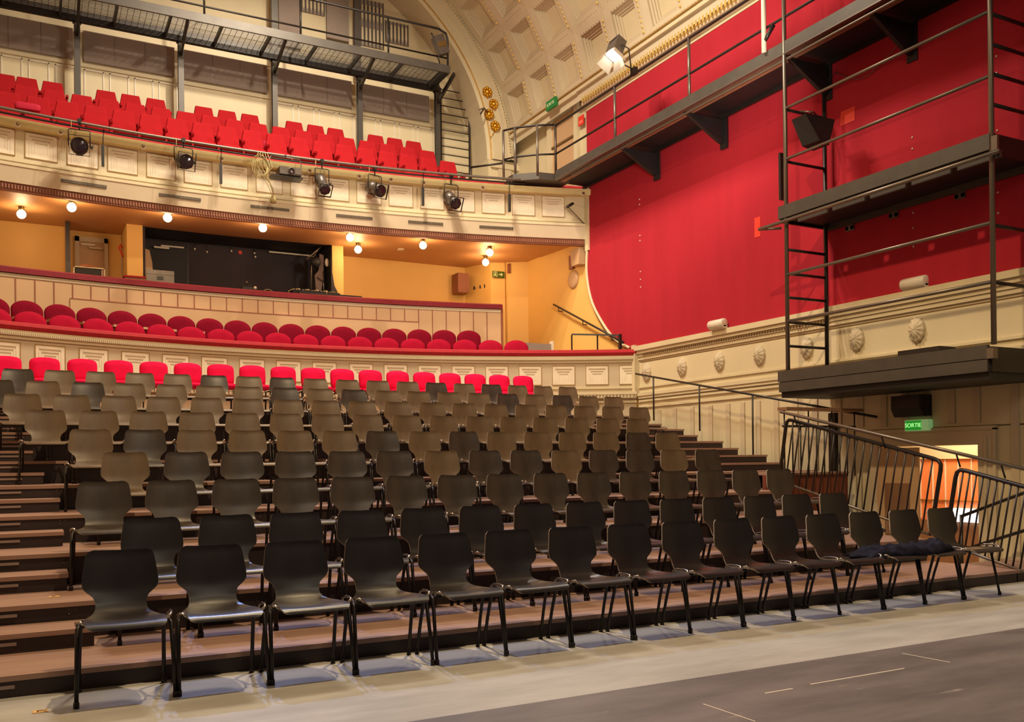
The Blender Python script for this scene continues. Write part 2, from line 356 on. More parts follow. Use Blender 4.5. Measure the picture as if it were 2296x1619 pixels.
# ------------------------------------------------------------------ vault
VA, VBz, VC, VZ = 6.1, 5.0, 4.2, 8.5
def V(th, y, d=0):
    t = math.radians(th); return (VC+(VA+d)*math.cos(t), y, VZ+(VBz+d)*math.sin(t))
mb = MB(); YR = 19.27; NY = 14; DYc = 1.09; TH0 = 12.9; DTH = 11.57
def ring(b, A, B, m):
    """A, B: lists of four points"""
    for i in range(4): b.add([A[i], A[(i+1) % 4], B[(i+1) % 4], B[i]], [(0, 1, 2, 3)], m)
def rect(th, y, ht, hy, d): return [V(th-ht, y-hy, d), V(th+ht, y-hy, d), V(th+ht, y+hy, d), V(th-ht, y+hy, d)]
beads = MB(); dots = MB()
for i in range(NY):
    yc = YR-.545-i*DYc
    for j in range(14):
        th = TH0+DTH*j
        cell = rect(th, yc, DTH/2, DYc/2, 0); o1 = rect(th, yc, 4.1, .36, 0); o2 = rect(th, yc, 4.1, .36, .05)
        ring(mb, cell, o1, vaultm); ring(mb, o1, o2, vaultm)
        o3 = rect(th, yc, 3.6, .32, .05); ring(mb, o2, o3, vaultm); o4 = rect(th, yc, 3.6, .32, .085); ring(mb, o3, o4, vaultm)
        o5 = rect(th, yc, 3.15, .28, .085); ring(mb, o4, o5, vaultm); o6 = rect(th, yc, 3.15, .28, .12); ring(mb, o5, o6, vaultm)
        o7 = rect(th, yc, 2.7, .24, .12); ring(mb, o6, o7, vaultm); o8 = rect(th, yc, 2.7, .24, .15); ring(mb, o7, o8, vaultm)
        mb.add(o8, [(0, 1, 2, 3)], cream)
        if j < 5:
            for k in range(8):
                t2 = th-3.9+k*1.08; beads.sphere(V(t2, yc-.46, -.014), .032, bead, 6)
            for k in range(9): dots.sphere(V(th-5.1, yc-.34+k*.085, -.004), .010, goldline, 4)
            for k in range(8): dots.sphere(V(th+4.3, yc-.33+k*.094, 0), .014, darkline, 4)
# plain springing strips, solid back of the vault
def vstrip(b, t0, t1, y0, y1, d, m, n=6):
    for k in range(n):
        a = t0+(t1-t0)*k/n; c = t0+(t1-t0)*(k+1)/n
        b.add([V(a, y0, d), V(c, y0, d), V(c, y1, d), V(a, y1, d)], [(0, 1, 2, 3)], m, False)
yF = YR-NY*DYc
vstrip(mb, 4, TH0-DTH/2, yF, YR+.35, 0, vaultm, 3); vstrip(mb, TH0+13.5*DTH, 176, yF, YR+.35, 0, vaultm, 3)
vstrip(mb, TH0-DTH/2, TH0+13.5*DTH, YR, YR+.35, 0, vaultm, 40)
vstrip(mb, 2, 178, yF, YR+1.2, .32, vaultm, 40)
struct(mb.build('ceiling'))
struct(beads.build('trim_2')); struct(dots.build('trim_3'))
# arch rim at the rear end of the vault
def E2(a, b, th, y, z0=8.5): t = math.radians(th); return (VC+a*math.cos(t), y, z0+b*math.sin(t))
mb = MB()
prof = [(6.12, 5.02, 19.30), (6.02, 4.96, 19.28), (5.98, 4.93, 19.36), (5.90, 4.88, 19.36), (5.86, 4.86, 19.42), (5.62, 4.765, 19.42), (5.60, 4.76, 19.44), (5.56, 4.74, 19.46), (5.50, 4.70, 19.52), (5.50, 4.70, YB+.05)]
pm = [cream, cream, vaultm, cream, cream, cream, goldline, cream, cream2]
NT = 64
for k in range(len(prof)-1):
    for i in range(NT):
        t0 = 180*i/NT; t1 = 180*(i+1)/NT; a = prof[k]; b = prof[k+1]
        mb.add([E2(a[0], a[1], t0, a[2]), E2(a[0], a[1], t1, a[2]), E2(b[0], b[1], t1, b[2]), E2(b[0], b[1], t0, b[2])], [(0, 1, 2, 3)], pm[k])
for sx in (1, -1):
    x0 = VC+sx*5.5; x1 = VC+sx*6.3; a, b = min(x0, x1), max(x0, x1)
    mb.box(a, b, 19.46, YB+.02, 6.0, 8.5, cream); mb.box(a+.05, b, 19.40, 19.46, 8.30, 8.42, cream)
mb.box(9.95, 10.3, 19.42, 19.46, 7.4, 8.3, cream2)
struct(mb.build('trim_4'))
mb = MB()
for i in range(120):
    t = 2+i*.78
    if t < 92: mb.sphere(E2(6.0, 4.945, t, 19.27), .014, darkline, 4)
struct(mb.build('trim_5'))
# gilded rosettes
for i, (x, z) in enumerate([(9.66, 10.06), (9.83, 9.80), (9.70, 9.54), (9.86, 9.28)]):
    b = MB()
    for j in range(8):
        a = 2*PI*j/8; b.sphere((x+.085*math.cos(a), 19.38, z+.085*math.sin(a)), .042, gold, 8)
    b.lathe((x, 19.42, z), (0, -1, 0), [(0, .12), (.03, .125), (.05, .08), (.04, .05), (.08, .03), (.085, .005)], gold, 14)
    for j in range(6):
        a = PI/6+2*PI*j/6; b.sphere((x+.12*math.cos(a), 19.41, z+.13*math.sin(a)), .018, gold, 6)
    if i == 3: b.tube([(x, 19.41, z-.1), (x-.05, 19.41, z-.2), (x-.13, 19.41, z-.28)], .008, gold, 5)
    tag(b.build('gilded_rosette'), f'gilded flower rosette on the arch pier, {["topmost", "second from the top", "third from the top", "lowest"][i]} of the four', 'ornament', 'gilded rosettes on the arch pier')
# plain left wall
mb = MB(); mb.box(XL-.2, XL, 2, YB, -.05, 9.1, cream); struct(mb.build('wall_left'))
# ------------------------------------------------------------------ tiers of the raked seating
TY = [5.64+1.025*k for k in range(9)]; TZ = [.12+.239*k for k in range(9)]
def tier_parts(t, x0, x1, y0, y1, z, zb, rm=riserm, bolts=True, strip=None):
    b = MB(); b.box(x0, x1, y0, y1, -.03, 0, deckm); b.build('deck', t)
    b = MB(); b.box(x0+.01, x1-.01, y0+.012, y0+.04, zb-z, -.03, rm); b.box(x1-.04, x1-.01, y0+.04, y1, zb-z, -.03, rm); b.box(x0+.01, x0+.04, y0+.04, y1, zb-z, -.03, rm); b.build('riser', t)
    if bolts:
        b = MB(); x = x0+.3
        while x < x1-.2:
            for (dx, dz) in ((0, -.05), (.04, -.05), (0, -.08), (.9, -.045)): 
                if x+dx < x1: b.sphere((x+dx, y0+.012, dz), .006, tubem, 6)
            x += 1.7
        b.build('bolt_row', t)
    if strip: b = MB(); b.box(strip[0], strip[1], y0+.002, y0+.013, -.072, -.052, stripm); b.build('step_strip', t)
for k in range(9):
    x1 = 8.62 if k < 4 else 10.2
    y1 = TY[k+1]+.05 if k < 8 else 16.2
    t = thing('seating_tier', f'long wooden seating tier with dark riser, {NTH[k]} from the stage', 'seating tier', (0, 0, TZ[k]), group='tiers of the raked seating')
    tier_parts(t, XL+.4, x1, TY[k], y1, TZ[k], TZ[k-1] if k else 0, strip=(XL+1, -.10))
    if k == 0:
        b = MB(); b.box(8.63, 9.6, TY[0], 6.3, -.03, 0, deckm); b.box(8.63, 9.6, TY[0]+.012, TY[0]+.04, -.12, -.03, riserm); b.build('deck_extension', t)
for k in range(8):
    z = TZ[k]+.12; xe = [.34, .22, .22, .22, .1, .0, 0, 0][k]
    t = thing('aisle_step', f'low box step in the left aisle in front of the {NTH[k+1]} tier', 'step', (0, 0, z), group='box steps in the left aisle')
    tier_parts(t, XL+.4, xe, TY[k+1]-.37, TY[k+1], z, TZ[k], bolts=False, strip=(XL+1, -.10))
    if k >= 4:
        t = thing('aisle_step', f'low box step in the right aisle in front of the {NTH[k+1]} tier', 'step', (0, 0, z), group='box steps in the right aisle')
        tier_parts(t, 8.95, 10.2, TY[k+1]-.37, TY[k+1], z, TZ[k], bolts=False)
# red-brown front of the side landing above the pit
mb = MB(); mb.box(8.66, 10.2, 9.18, 9.24, PIT, 1.03, boxm); mb.box(8.66, 10.2, 9.15, 9.74, 1.03, 1.06, deckm); mb.box(8.62, 8.66, 6.3, 9.75, PIT, .1, boxm)
tag(mb.build('plywood_screen'), 'reddish plywood front of the side landing behind the railings', 'panel')
# ------------------------------------------------------------------ stacking chairs (local origin under the top of the backrest, facing -Y)
def shell_grid(rows, nx=10, thick=.011, m=ply, em=edgem):
    """rows: (y, z, half width, centre dip); returns a builder with a thin curved sheet"""
    b = MB(); n = len(rows); P = []
    for (y, z, hw, dip) in rows:
        P.append([Vector((hw*(2*i/nx-1), y, z)) for i in range(nx+1)])
    # push the middle back/down for the moulded curve
    N = []
    for r in range(n):
        a = rows[max(r-1, 0)]; c = rows[min(r+1, n-1)]
        d = Vector((0, c[0]-a[0], c[1]-a[1])).normalized(); nn = Vector((0, d.z, -d.y))   # points to the underside/back
        for i in range(nx+1):
            u = 2*i/nx-1; P[r][i] = P[r][i]+nn*rows[r][3]*(1-u*u)
        N.append(nn)
    top = []; bot = []
    for r in range(n):
        for i in range(nx+1): top.append(P[r][i]); bot.append(P[r][i]+N[r]*thick)
    K = nx+1; fs = []; 
    for r in range(n-1):
        for i in range(nx): fs.append((r*K+i, r*K+i+1, (r+1)*K+i+1, (r+1)*K+i))
    b.add(top, fs, m, True); b.add(bot, fs, m, True)
    loop = [r*K for r in range(n)]+[(n-1)*K+i for i in range(1, K)]+[r*K+nx for r in range(n-2, -1, -1)]+[i for i in range(nx-1, 0, -1)]
    vs = []; ef = []; L_ = len(loop)
    for q in loop: vs += [top[q], bot[q]]
    for i in range(L_): j = (i+1) % L_; ef.append((2*i, 2*j, 2*j+1, 2*i+1))
    b.add(vs, ef, em); return b
def make_chair(m, label, name='stacking_chair'):
    t = thing(name, label, 'chair')
    seat = [(-.505, .404, .165, 0), (-.503, .413, .183, 0), (-.495, .424, .193, .001), (-.475, .433, .199, .003), (-.42, .438, .202, .007), (-.34, .435, .203, .012), (-.26, .428, .20, .014), (-.19, .425, .188, .014), (-.14, .428, .165, .012), (-.105, .437, .146, .008), (-.085, .449, .137, .004)]
    back = [(-.085, .449, .137, .004), (-.07, .468, .133, .006), (-.06, .492, .134, .009), (-.052, .52, .145, .012), (-.047, .54, .168, .015), (-.043, .56, .190, .017), (-.040, .578, .199, .018), (-.035, .61, .200, .019), (-.025, .67, .192, .020), (-.012, .73, .183, .020), (-.007, .75, .178, .020), (-.004, .765, .168, .018), (-.002, .774, .155, .016), (0, .779, .135, .014)]
    shell_grid(seat, m=m).build('seat', t); shell_grid(back, m=m).build('backrest', t)
    for s in (-1, 1):
        b = MB(); b.tube([(s*.222, -.30, .412), (s*.232, -.345, .395), (s*.238, -.385, .2), (s*.242, -.42, .012)], [.011, .012, .0115, .011], chairleg, 8); b.lathe((s*.242, -.42, 0), (0, 0, 1), [(0, .015), (.03, .015), (.034, .012)], chairleg, 8); b.build('leg', t)
        b = MB(); b.tube([(s*.205, -.20, .412), (s*.212, -.165, .395), (s*.218, -.10, .2), (s*.222, -.05, .012)], [.011, .012, .0115, .011], chairleg, 8); b.lathe((s*.222, -.05, 0), (0, 0, 1), [(0, .015), (.03, .015), (.034, .012)], chairleg, 8); b.build('leg', t)
    b = MB()
    for s in (-1, 1): b.tube([(s*.205, -.20, .412), (s*.222, -.30, .412)], .011, chairleg, 6); b.tube([(s*.10, -.12, .412), (s*.205, -.20, .412)], .009, chairleg, 6)
    b.tube([(-.21, -.33, .405), (.21, -.33, .405)], .009, chairleg, 6); b.tube([(-.2, -.20, .40), (.2, -.20, .40)], .009, chairleg, 6); b.build('seat_frame', t)
    b = MB(); b.tube([(.20, -.42, .425), (.205, -.44, .440), (.222, -.43, .452), (.232, -.37, .455), (.236, -.28, .450), (.228, -.25, .435), (.222, -.26, .415)], .0075, chrome, 6); b.build('linking_hook', t)
    b = MB(); b.tube([(-.20, -.42, .425), (-.208, -.44, .438), (-.225, -.43, .448), (-.240, -.40, .438), (-.235, -.38, .418)], .0075, chrome, 6); b.build('linking_hook', t)
    return t
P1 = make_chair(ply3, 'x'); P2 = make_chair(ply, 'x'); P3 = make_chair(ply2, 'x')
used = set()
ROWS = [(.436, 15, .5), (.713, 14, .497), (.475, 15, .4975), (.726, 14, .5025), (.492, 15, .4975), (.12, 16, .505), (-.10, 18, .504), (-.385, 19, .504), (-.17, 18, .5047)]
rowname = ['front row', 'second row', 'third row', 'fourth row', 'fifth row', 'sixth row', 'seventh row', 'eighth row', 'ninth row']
for r, (x0, n, p) in enumerate(ROWS):  # nearer rows take darker plywood, their shade is in the colour
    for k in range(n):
        if r < 2: pr, w = P1, 'shade-darkened brown'
        elif r < 3 or (r == 3 and (k*7) % 3): pr, w = P2, 'half-shaded brown'
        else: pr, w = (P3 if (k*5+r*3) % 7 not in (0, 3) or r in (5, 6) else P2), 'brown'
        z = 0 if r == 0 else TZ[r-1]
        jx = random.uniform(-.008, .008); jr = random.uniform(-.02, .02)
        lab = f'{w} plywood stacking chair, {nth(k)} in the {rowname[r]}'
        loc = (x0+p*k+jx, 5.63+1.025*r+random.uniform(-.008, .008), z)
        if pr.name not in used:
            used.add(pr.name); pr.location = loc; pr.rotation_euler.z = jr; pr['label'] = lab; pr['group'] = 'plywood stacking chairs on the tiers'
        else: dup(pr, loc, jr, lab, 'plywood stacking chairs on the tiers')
# navy garment thrown over the seats at the right end of the front row
mb = MB(); nx, ny = 30, 14; vs = []
for j in range(ny+1):
    for i in range(nx+1):
        u = i/nx; v = j/ny; x = 6.02+1.12*u+.05*math.sin(9*v+3*u); y = 5.17+.30*v+.04*math.sin(7*u+1)
        edge = min(u, 1-u, v, 1-v); h = .015+.04*abs(math.sin(9*u+6*v))**.6+.03*abs(math.sin(23*u-13*v))**1.5+(.05 if u > .82 else 0)*math.sin(PI*(u-.82)/.18 if u > .82 else 0)
        vs.append((x, y, .436+h*min(1, edge*7)))
mb.add(vs, [(j*(nx+1)+i, j*(nx+1)+i+1, (j+1)*(nx+1)+i+1, (j+1)*(nx+1)+i) for j in range(ny) for i in range(nx)], clothm, True)
o = mb.build('crumpled_garment'); sd = o.modifiers.new('thickness', 'SOLIDIFY'); sd.thickness = .012
tag(o, 'crumpled navy garment lying across two seats at the right end of the front row', 'clothing')
# row tags on the floor and on a step
for i, (x, y, z) in enumerate([(.02, 5.25, .001), (.12, 6.98+.02, TZ[1]+.001)]):
    mb = MB(); mb.box(x-.035, x+.035, y-.03, y+.03, z, z+.002, papern); o = mb.build('row_tag')
    tag(o, ['small yellow paper tag on the floor at the left end of the front row', 'small yellow paper tag on the left end of a tier'][i], 'tag')
    mb = MB(); mb.box(x-.015, x-.008, y-.018, y+.018, z+.002, z+.003, tagink); mb.box(x-.015, x+.012, y+.012, y+.018, z+.002, z+.003, tagink); mb.box(x-.015, x+.008, y-.003, y+.003, z+.002, z+.003, tagink); mb.build('tag_print', o)
# ------------------------------------------------------------------ upholstered seats
def dome_back(b, w, h, z0, y, lean, thick, m, flat=.35, n=18):
    """cushioned back: rectangle with an elliptical top; pillow front"""
    pts = [(-w/2, z0)]
    hh = h*(1-flat)
    for i in range(n+1): a = PI-PI*i/n; pts.append((w/2*math.cos(a), z0+h*flat+hh*math.sin(a)))
    pts.append((w/2, z0)); cx, cz = 0, z0+h*.45; k = len(pts); vs = []
    for s_, d in ((1, thick), (1, .01), (.93, -.012), (.6, -.026), (.15, -.03)):
        for x, z in pts: xx = cx+(x-cx)*s_; zz = cz+(z-cz)*s_; vs.append((xx, y+d+lean*(zz-z0), zz))
    fs = [(q*k+i, q*k+(i+1) % k, (q+1)*k+(i+1) % k, (q+1)*k+i) for q in range(4) for i in range(k)]
    fs.append(tuple(range(k))); fs.append(tuple(4*k+i for i in range(k-1, -1, -1)))
    b.add(vs, fs, m, True)
def rounded_cushion(b, x0, x1, y0, y1, z0, z1, m):
    c = ((x0+x1)/2, (y0+y1)/2); n = 24; vs = []
    for z, s_ in ((z0, .9), (z0+.02, 1), (z1-.03, 1), (z1-.008, .93), (z1, .7)):
        for i in range(n):
            a = 2*PI*i/n; cx_ = abs(math.cos(a))**.4*(1 if math.cos(a) >= 0 else -1); sy_ = abs(math.sin(a))**.4*(1 if math.sin(a) >= 0 else -1)
            vs.append((c[0]+(x1-x0)/2*s_*cx_, c[1]+(y1-y0)/2*s_*sy_, z))
    fs = [(q*n+i, q*n+(i+1) % n, (q+1)*n+(i+1) % n, (q+1)*n+i) for q in range(4) for i in range(n)]
    fs.append(tuple(range(n-1, -1, -1))); fs.append(tuple(4*n+i for i in range(n))); b.add(vs, fs, m, True)
# bright crimson row at the back of the tiers
def make_pink():
    t = thing('upholstered_chair', 'x', 'chair')
    b = MB(); w = .40; pts = [(-.185, .47), (-.2, .56), (-.202, .70), (-.198, .745), (-.18, .78), (-.14, .80), (-.07, .812), (0, .815), (.07, .812), (.14, .80), (.18, .78), (.198, .745), (.202, .70), (.2, .56), (.185, .47)]
    k = len(pts); vs = []
    for s_, d in ((1, .03), (1, -.015), (.92, -.04), (.5, -.05)):
        for x, z in pts: zz = .64+(z-.64)*s_; vs.append((x*s_, d+.12*(zz-.8)-.03*abs(x/.2)**2*0, zz))
    fs = [(q*k+i, q*k+(i+1) % k, (q+1)*k+(i+1) % k, (q+1)*k+i) for q in range(3) for i in range(k)]+[tuple(range(k)), tuple(3*k+i for i in range(k-1, -1, -1))]
    b.add(vs, fs, pink, True); b.build('backrest', t)
    b = MB(); rounded_cushion(b, -.21, .21, -.50, -.06, .40, .475, pink); b.build('seat', t)
    b = MB(); b.tube([(-.17, -.02, .75), (-.19, -.02, .5), (-.19, -.05, .38), (-.19, -.44, .38)], .011, chairleg, 6); b.tube([(.17, -.02, .75), (.19, -.02, .5), (.19, -.05, .38), (.19, -.44, .38)], .011, chairleg, 6); b.build('frame', t)
    for s in (-1, 1):
        b = MB(); b.tube([(s*.19, -.42, .38), (s*.2, -.45, 0)], .011, chairleg, 6); b.build('leg', t); b = MB(); b.tube([(s*.19, -.08, .38), (s*.2, -.02, 0)], .011, chairleg, 6); b.build('leg', t)
    return t
PK = make_pink()
for k in range(18):
    loc = (-.33+.4943*k, 14.86, TZ[8]); lab = f'bright crimson chair below the balcony front, {nth(k)} in its row'
    if k == 0: PK.location = loc; PK['label'] = lab; PK['group'] = 'bright crimson chairs of the last stalls row'
    else: dup(PK, loc, 0, lab, 'bright crimson chairs of the last stalls row')
def arcpos(c, R, a): t = math.radians(a); return c[0]+R*math.sin(t), c[1]+R*math.cos(t)
def make_tip(m, name, dome, w, h, topz, flat):
    t = thing(name, 'x', 'theatre seat')
    b = MB()
    if dome: dome_back(b, w, h, topz-h, 0, .1, .03, m, flat)
    else:
        pts = [(-.228, topz-h), (-.215, topz-h*.45), (-.165, topz-.01), (-.155, topz), (.155, topz), (.165, topz-.01), (.215, topz-h*.45), (.228, topz-h)]
        k = len(pts); vs = []
        for s_, d in ((1, .05), (1, 0), (.94, -.02)):
            for x, z in pts: zc = topz-h/2; zz = zc+(z-zc)*s_; vs.append((x*s_, d+.12*(zz-topz), zz))
        fs = [(q*k+i, q*k+(i+1) % k, (q+1)*k+(i+1) % k, (q+1)*k+i) for q in range(2) for i in range(k)]+[tuple(range(k)), tuple(2*k+i for i in range(k-1, -1, -1))]
        b.add(vs, fs, m)
    b.build('backrest', t)
    b = MB(); rounded_cushion(b, -.2, .2, -.45, -.07, .38, .47, m); b.build('seat', t)
    for s in (-1, 1):
        b = MB(); b.box(s*.235-.022, s*.235+.022, -.40, .02, .56, .60, armm if dome else m); b.box(s*.235-.015, s*.235+.015, -.36, -.02, .0, .56, m if not dome else darkcap); b.build('armrest', t)
    return t
def place(proto, spots, labf, group):
    for k, (loc, rz) in enumerate(spots):
        if k == 0: proto.location = loc; proto.rotation_euler.z = rz; proto['label'] = labf(k); proto['group'] = group
        else: dup(proto, loc, rz, labf(k), group)
def darker(m, f):
    return m
sA = make_tip(wineseat, 'theatre_seat', True, .49, .42, .90, .60)
place(sA, [((*arcpos(CLo, 12.02, -20.94+2.47*k), 2.80), -math.radians(-20.94+2.47*k)) for k in range(-1, 18)], lambda k: f'crimson round-backed seat, {nth(k)} in the row at the balcony rail', 'crimson seats of the balcony front row')
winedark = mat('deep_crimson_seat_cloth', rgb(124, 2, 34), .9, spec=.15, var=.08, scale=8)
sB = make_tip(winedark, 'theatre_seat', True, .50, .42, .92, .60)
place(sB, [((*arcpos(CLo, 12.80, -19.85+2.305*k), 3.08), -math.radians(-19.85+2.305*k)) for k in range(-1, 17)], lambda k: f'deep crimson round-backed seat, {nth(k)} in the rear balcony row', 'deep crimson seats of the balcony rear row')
sU = make_tip(redseat, 'theatre_seat', False, .4, .60, .95, 0)
Cx = [-.4, -.03, .41, 1.35, 1.8, 2.27, 3.2, 3.67, 4.14, 5.08, 5.55, 6.0, 6.93, 7.39, 7.85]
G = 'red seats of the upper gallery'
UR = [('rear', [((x, 19.6, 7.72), 0) for x in Cx]), ('middle', [((.88+.4647*k, 18.8, 7.26), 0) for k in range(-2, 16)]), ('front', [((8.04-.4647*(18-k), 18.1, 6.84), 0) for k in range(19)])]
first = True
for nm, sp_ in UR:
    for k, (loc, rz) in enumerate(sp_):
        lab = f'tall red gallery seat, {nth(k)} in the {nm} row of the gallery'
        if first: sU.location = loc; sU['label'] = lab; sU['group'] = G; first = False
        else: dup(sU, loc, rz, lab, G)
for i, (x, y, z) in enumerate([(-.02, 17.62, 7.38), (4.32, 18.32, 7.55)]):
    mb = MB(); rounded_cushion(mb, x-.2, x+.2, y, y+.1, z, z+.17 if i else z+.12, seatpad)
    tag(mb.build('booster_cushion'), ['magenta booster cushion in the gallery front row near the left edge', 'magenta booster cushion propped in the middle of the gallery seats'][i], 'cushion')
# ------------------------------------------------------------------ lower balcony
A0, A1 = -34.5, 32.4
bal = thing('balcony', 'lower balcony with panelled cream front and red velvet rail', 'balcony')
b = MB(); C = CLo
b.arc(C, A0, A1, [(11.50, 2.035), (11.7, 2.035), (11.7, 3.30), (11.50, 3.30)], cream2, 60)
for (r0, r1, z0, z1) in ((11.44, 11.55, 3.22, 3.30), (11.47, 11.52, 3.17, 3.22), (11.47, 11.52, 2.66, 2.70), (11.40, 11.55, 2.54, 2.60), (11.43, 11.55, 2.47, 2.54), (11.46, 11.52, 2.38, 2.42)):
    arcbox(b, C, A0, A1, r0, r1, z0, z1, cream, 60)
for i in range(420):
    a = A0+2+i*.155
    if a < A1-.3: arcbox(b, C, a, a+.085, 11.425, 11.45, 3.225, 3.265, cream2, 1)
for i in range(200):
    a = A0+2+i*.33
    if a < A1-.3: arcbox(b, C, a, a+.17, 11.39, 11.41, 2.475, 2.53, cream2, 1)
b.build('parapet', bal)
b = MB(); b.arc(C, A0, A1, [(11.42, 3.32), (11.40, 3.36), (11.42, 3.41), (11.50, 3.43), (11.72, 3.43), (11.78, 3.40), (11.78, 3.30), (11.44, 3.30)], redcap, 60); b.build('rail_cushion', bal)
panelm = mat('panel_white_paint', rgb(236, 222, 196), .5, var=.04); stilem = mat('stile_cream_paint', rgb(204, 192, 158), .55, var=.05)
def framed_panel(c, R, a, hw, z0, z1, parent, lines=True, face=panelm, ln=goldline):
    """raised framed panel on a curved front; hw = half width in degrees"""
    b = MB(); w = .009; dw = math.degrees(w/R)
    arcbox(b, c, a-hw, a+hw, R-.010, R+.01, z0, z1, face, 3)
    for (x0, x1, q0, q1) in ((a-hw, a+hw, z1-w, z1), (a-hw, a+hw, z0, z0+w), (a-hw, a-hw+dw, z0, z1), (a+hw-dw, a+hw, z0, z1)):
        arcbox(b, c, x0, x1, R-.017, R-.009, q0, q1, ln, 3)
    if lines:
        for q, f in ((.07, .72), (.12, .56), (.17, .40)):
            for s in (1,): arcbox(b, c, a-hw*f, a+hw*f, R-.016-(.17-q)*.05, R-.009, z1-q, z1-q+.018, cream2, 3)
            for s in (-1, 1): arcbox(b, c, a+s*hw*f-dw*.5, a+s*hw*f+dw*.5, R-.015, R-.009, z0+q*.6, z1-q, face, 1)
    b.build('panel', parent)
for k in range(-1, 18): 
    a = -23.9+3.27*k+(.15 if k > 8 else 0); framed_panel(CLo, 11.50, a, 1.12, 2.74, 3.12, bal)
# floor slab and seating steps of the balcony
b = MB(); b.arc(C, A0, A1, [(11.7, 2.5), (16.4, 2.5), (16.4, 2.80), (11.7, 2.80)], cream2, 50)
b.arc(C, A0, A1, [(12.42, 2.80), (16.4, 2.80), (16.4, 3.08), (12.42, 3.08)], cream2, 50); b.build('stepped_floor', bal)
# panelled parapet behind the seats
CP = (4.2, -3.4); RP = 21.55; a0, a1 = -17.2, 12.95
pp = thing('inner_parapet', 'curved tongue-and-groove parapet with dark red rail behind the balcony seats', 'parapet', (0, 0, 0))
b = MB(); b.arc(CP, a0, a1, [(RP, 3.09), (RP+.12, 3.09), (RP+.12, 4.56), (RP, 4.56)], yellow2, 60)
b.arc(CP, -9.6, 8.1, [(RP-.03, 3.09), (RP, 3.09), (RP, 4.20), (RP-.03, 4.22)], yellow2, 40); b.arc(CP, -9.6, 8.1, [(RP-.035, 4.215), (RP, 4.215), (RP, 4.235), (RP-.035, 4.235)], brownband, 40)
arcbox(b, CP, a0, a1, RP-.015, RP, 4.50, 4.56, cream2, 60)
k = a0+.5
while k < a1-.2: arcbox(b, CP, k, k+.05, RP-.012, RP+.002, 4.24 if -9.6 < k < 8.1 else 3.1, 4.50, brownband, 1); k += .80
b.build('boarding', pp)
b = MB(); b.arc(CP, a0, a1+.1, [(RP-.05, 4.57), (RP-.04, 4.66), (RP+.03, 4.69), (RP+.16, 4.68), (RP+.17, 4.57)], darkcap, 60); b.build('rail_cushion', pp)
x, y = arcpos(CP, RP, a1)
mb = MB(); mb.box(x, x+.06, y, y+1.3, 3.0, 4.57, brownband); mb.box(x-.02, x+.1, y+.1, y+1.5, 4.57, 4.68, darkcap); mb.build('return_wall', pp)
# wall handrail and guard rail at the right end
mb = MB(); mb.tube([(10.40, 17.66, 4.78), (10.40, 14.95, 3.60)], .022, steel2, 8)
for q in (.08, .45, .85): 
    p = Vector((10.40, 17.66, 4.78)).lerp(Vector((10.40, 14.95, 3.60)), q); mb.tube([p, p+Vector((0, 0, -.09)), p+Vector((.1, 0, -.09))], .012, steel2, 6)
tag(mb.build('wall_handrail'), 'sloping dark wall handrail on the ochre wall beside the red cloth', 'handrail')
t = thing('guard_rail', 'low black guard rail on the right end of the balcony', 'railing')
p0 = arcpos(CLo, 11.6, 26.2); p1 = arcpos(CLo, 11.6, 30.9); pm_ = arcpos(CLo, 11.6, 28.7)
mb = MB(); mb.beam((*p0, 3.75), (*p1, 3.72), .035, .03, steel2); mb.build('top_bar', t)
for p, w in ((p0, .022), (pm_, .022), (p1, .05)): mb = MB(); mb.box(p[0]-w/2, p[0]+w/2, p[1]-w/2, p[1]+w/2, 3.43, 3.74, steel2); mb.build('post', t)
mb = MB(); mb.box(8.75, 9.7, 16.55, 16.6, 3.1, 3.72, greym); mb.box(9.68, 9.71, 16.5, 16.62, 3.1, 3.78, whitem)
tag(mb.build('grey_screen'), 'low grey screen at the right end of the balcony seats', 'screen')
# ------------------------------------------------------------------ upper balcony
ub = thing('balcony', 'upper gallery with grey and cream panelled front and red rail', 'balcony')
C = CUp; RU = 23.0; B0, B1 = -14.35, 17.7
b = MB(); b.arc(C, B0, B1, [(RU, 6.25), (RU+.25, 6.25), (RU+.25, 6.95), (RU, 6.95)], cream, 60)
b.arc(C, B0, B1, [(RU-.02, 5.95), (RU+.25, 5.95), (RU+.25, 6.25), (RU-.05, 6.25)], cream2, 60)
arcbox(b, C, B0, B1, RU-.06, RU, 6.22, 6.27, cream, 60); arcbox(b, C, B0, B1, RU-.03, RU, 6.30, 6.33, cream, 60)
b.build('parapet', ub)
b = MB(); b.arc(C, B0, B1, [(RU-.17, 6.845), (RU, 6.845), (RU, 6.96), (RU-.20, 6.96)], mat('olive_cream_paint', rgb(222, 204, 140), .5, var=.05), 60); b.build('cable_ledge', ub)
b = MB(); b.arc(C, B0, B1, [(RU+.02, 6.96), (RU+.02, 7.05), (RU+.08, 7.10), (RU+.32, 7.10), (RU+.36, 7.02), (RU+.36, 6.96)], redcap, 60); b.build('rail_cushion', ub)
b = MB(); b.arc(C, B0, B1, [(RU+.02, 5.82), (RU+.10, 5.82), (RU+.10, 5.95), (RU+.02, 5.95)], brownband, 60)
for i in range(270):
    a = B0+1.0+i*.115
    if a < B1-.2: arcbox(b, C, a, a+.062, RU-.012, RU+.02, 5.85, 5.92, brownband, 1)
b.build('dentil_band', ub)
b = MB(); b.arc(C, B0, B1, [(RU+.10, 5.95), (RU+2.0, 6.0), (RU+2.0, 6.25), (RU+.25, 6.25)], soffm, 50)
b.arc(C, B0, B1, [(RU+2.0, 6.02), (RU+4.6, 6.02), (RU+4.6, 6.25), (RU+2.0, 6.25)], soffm, 50)
b.build('soffit', ub)
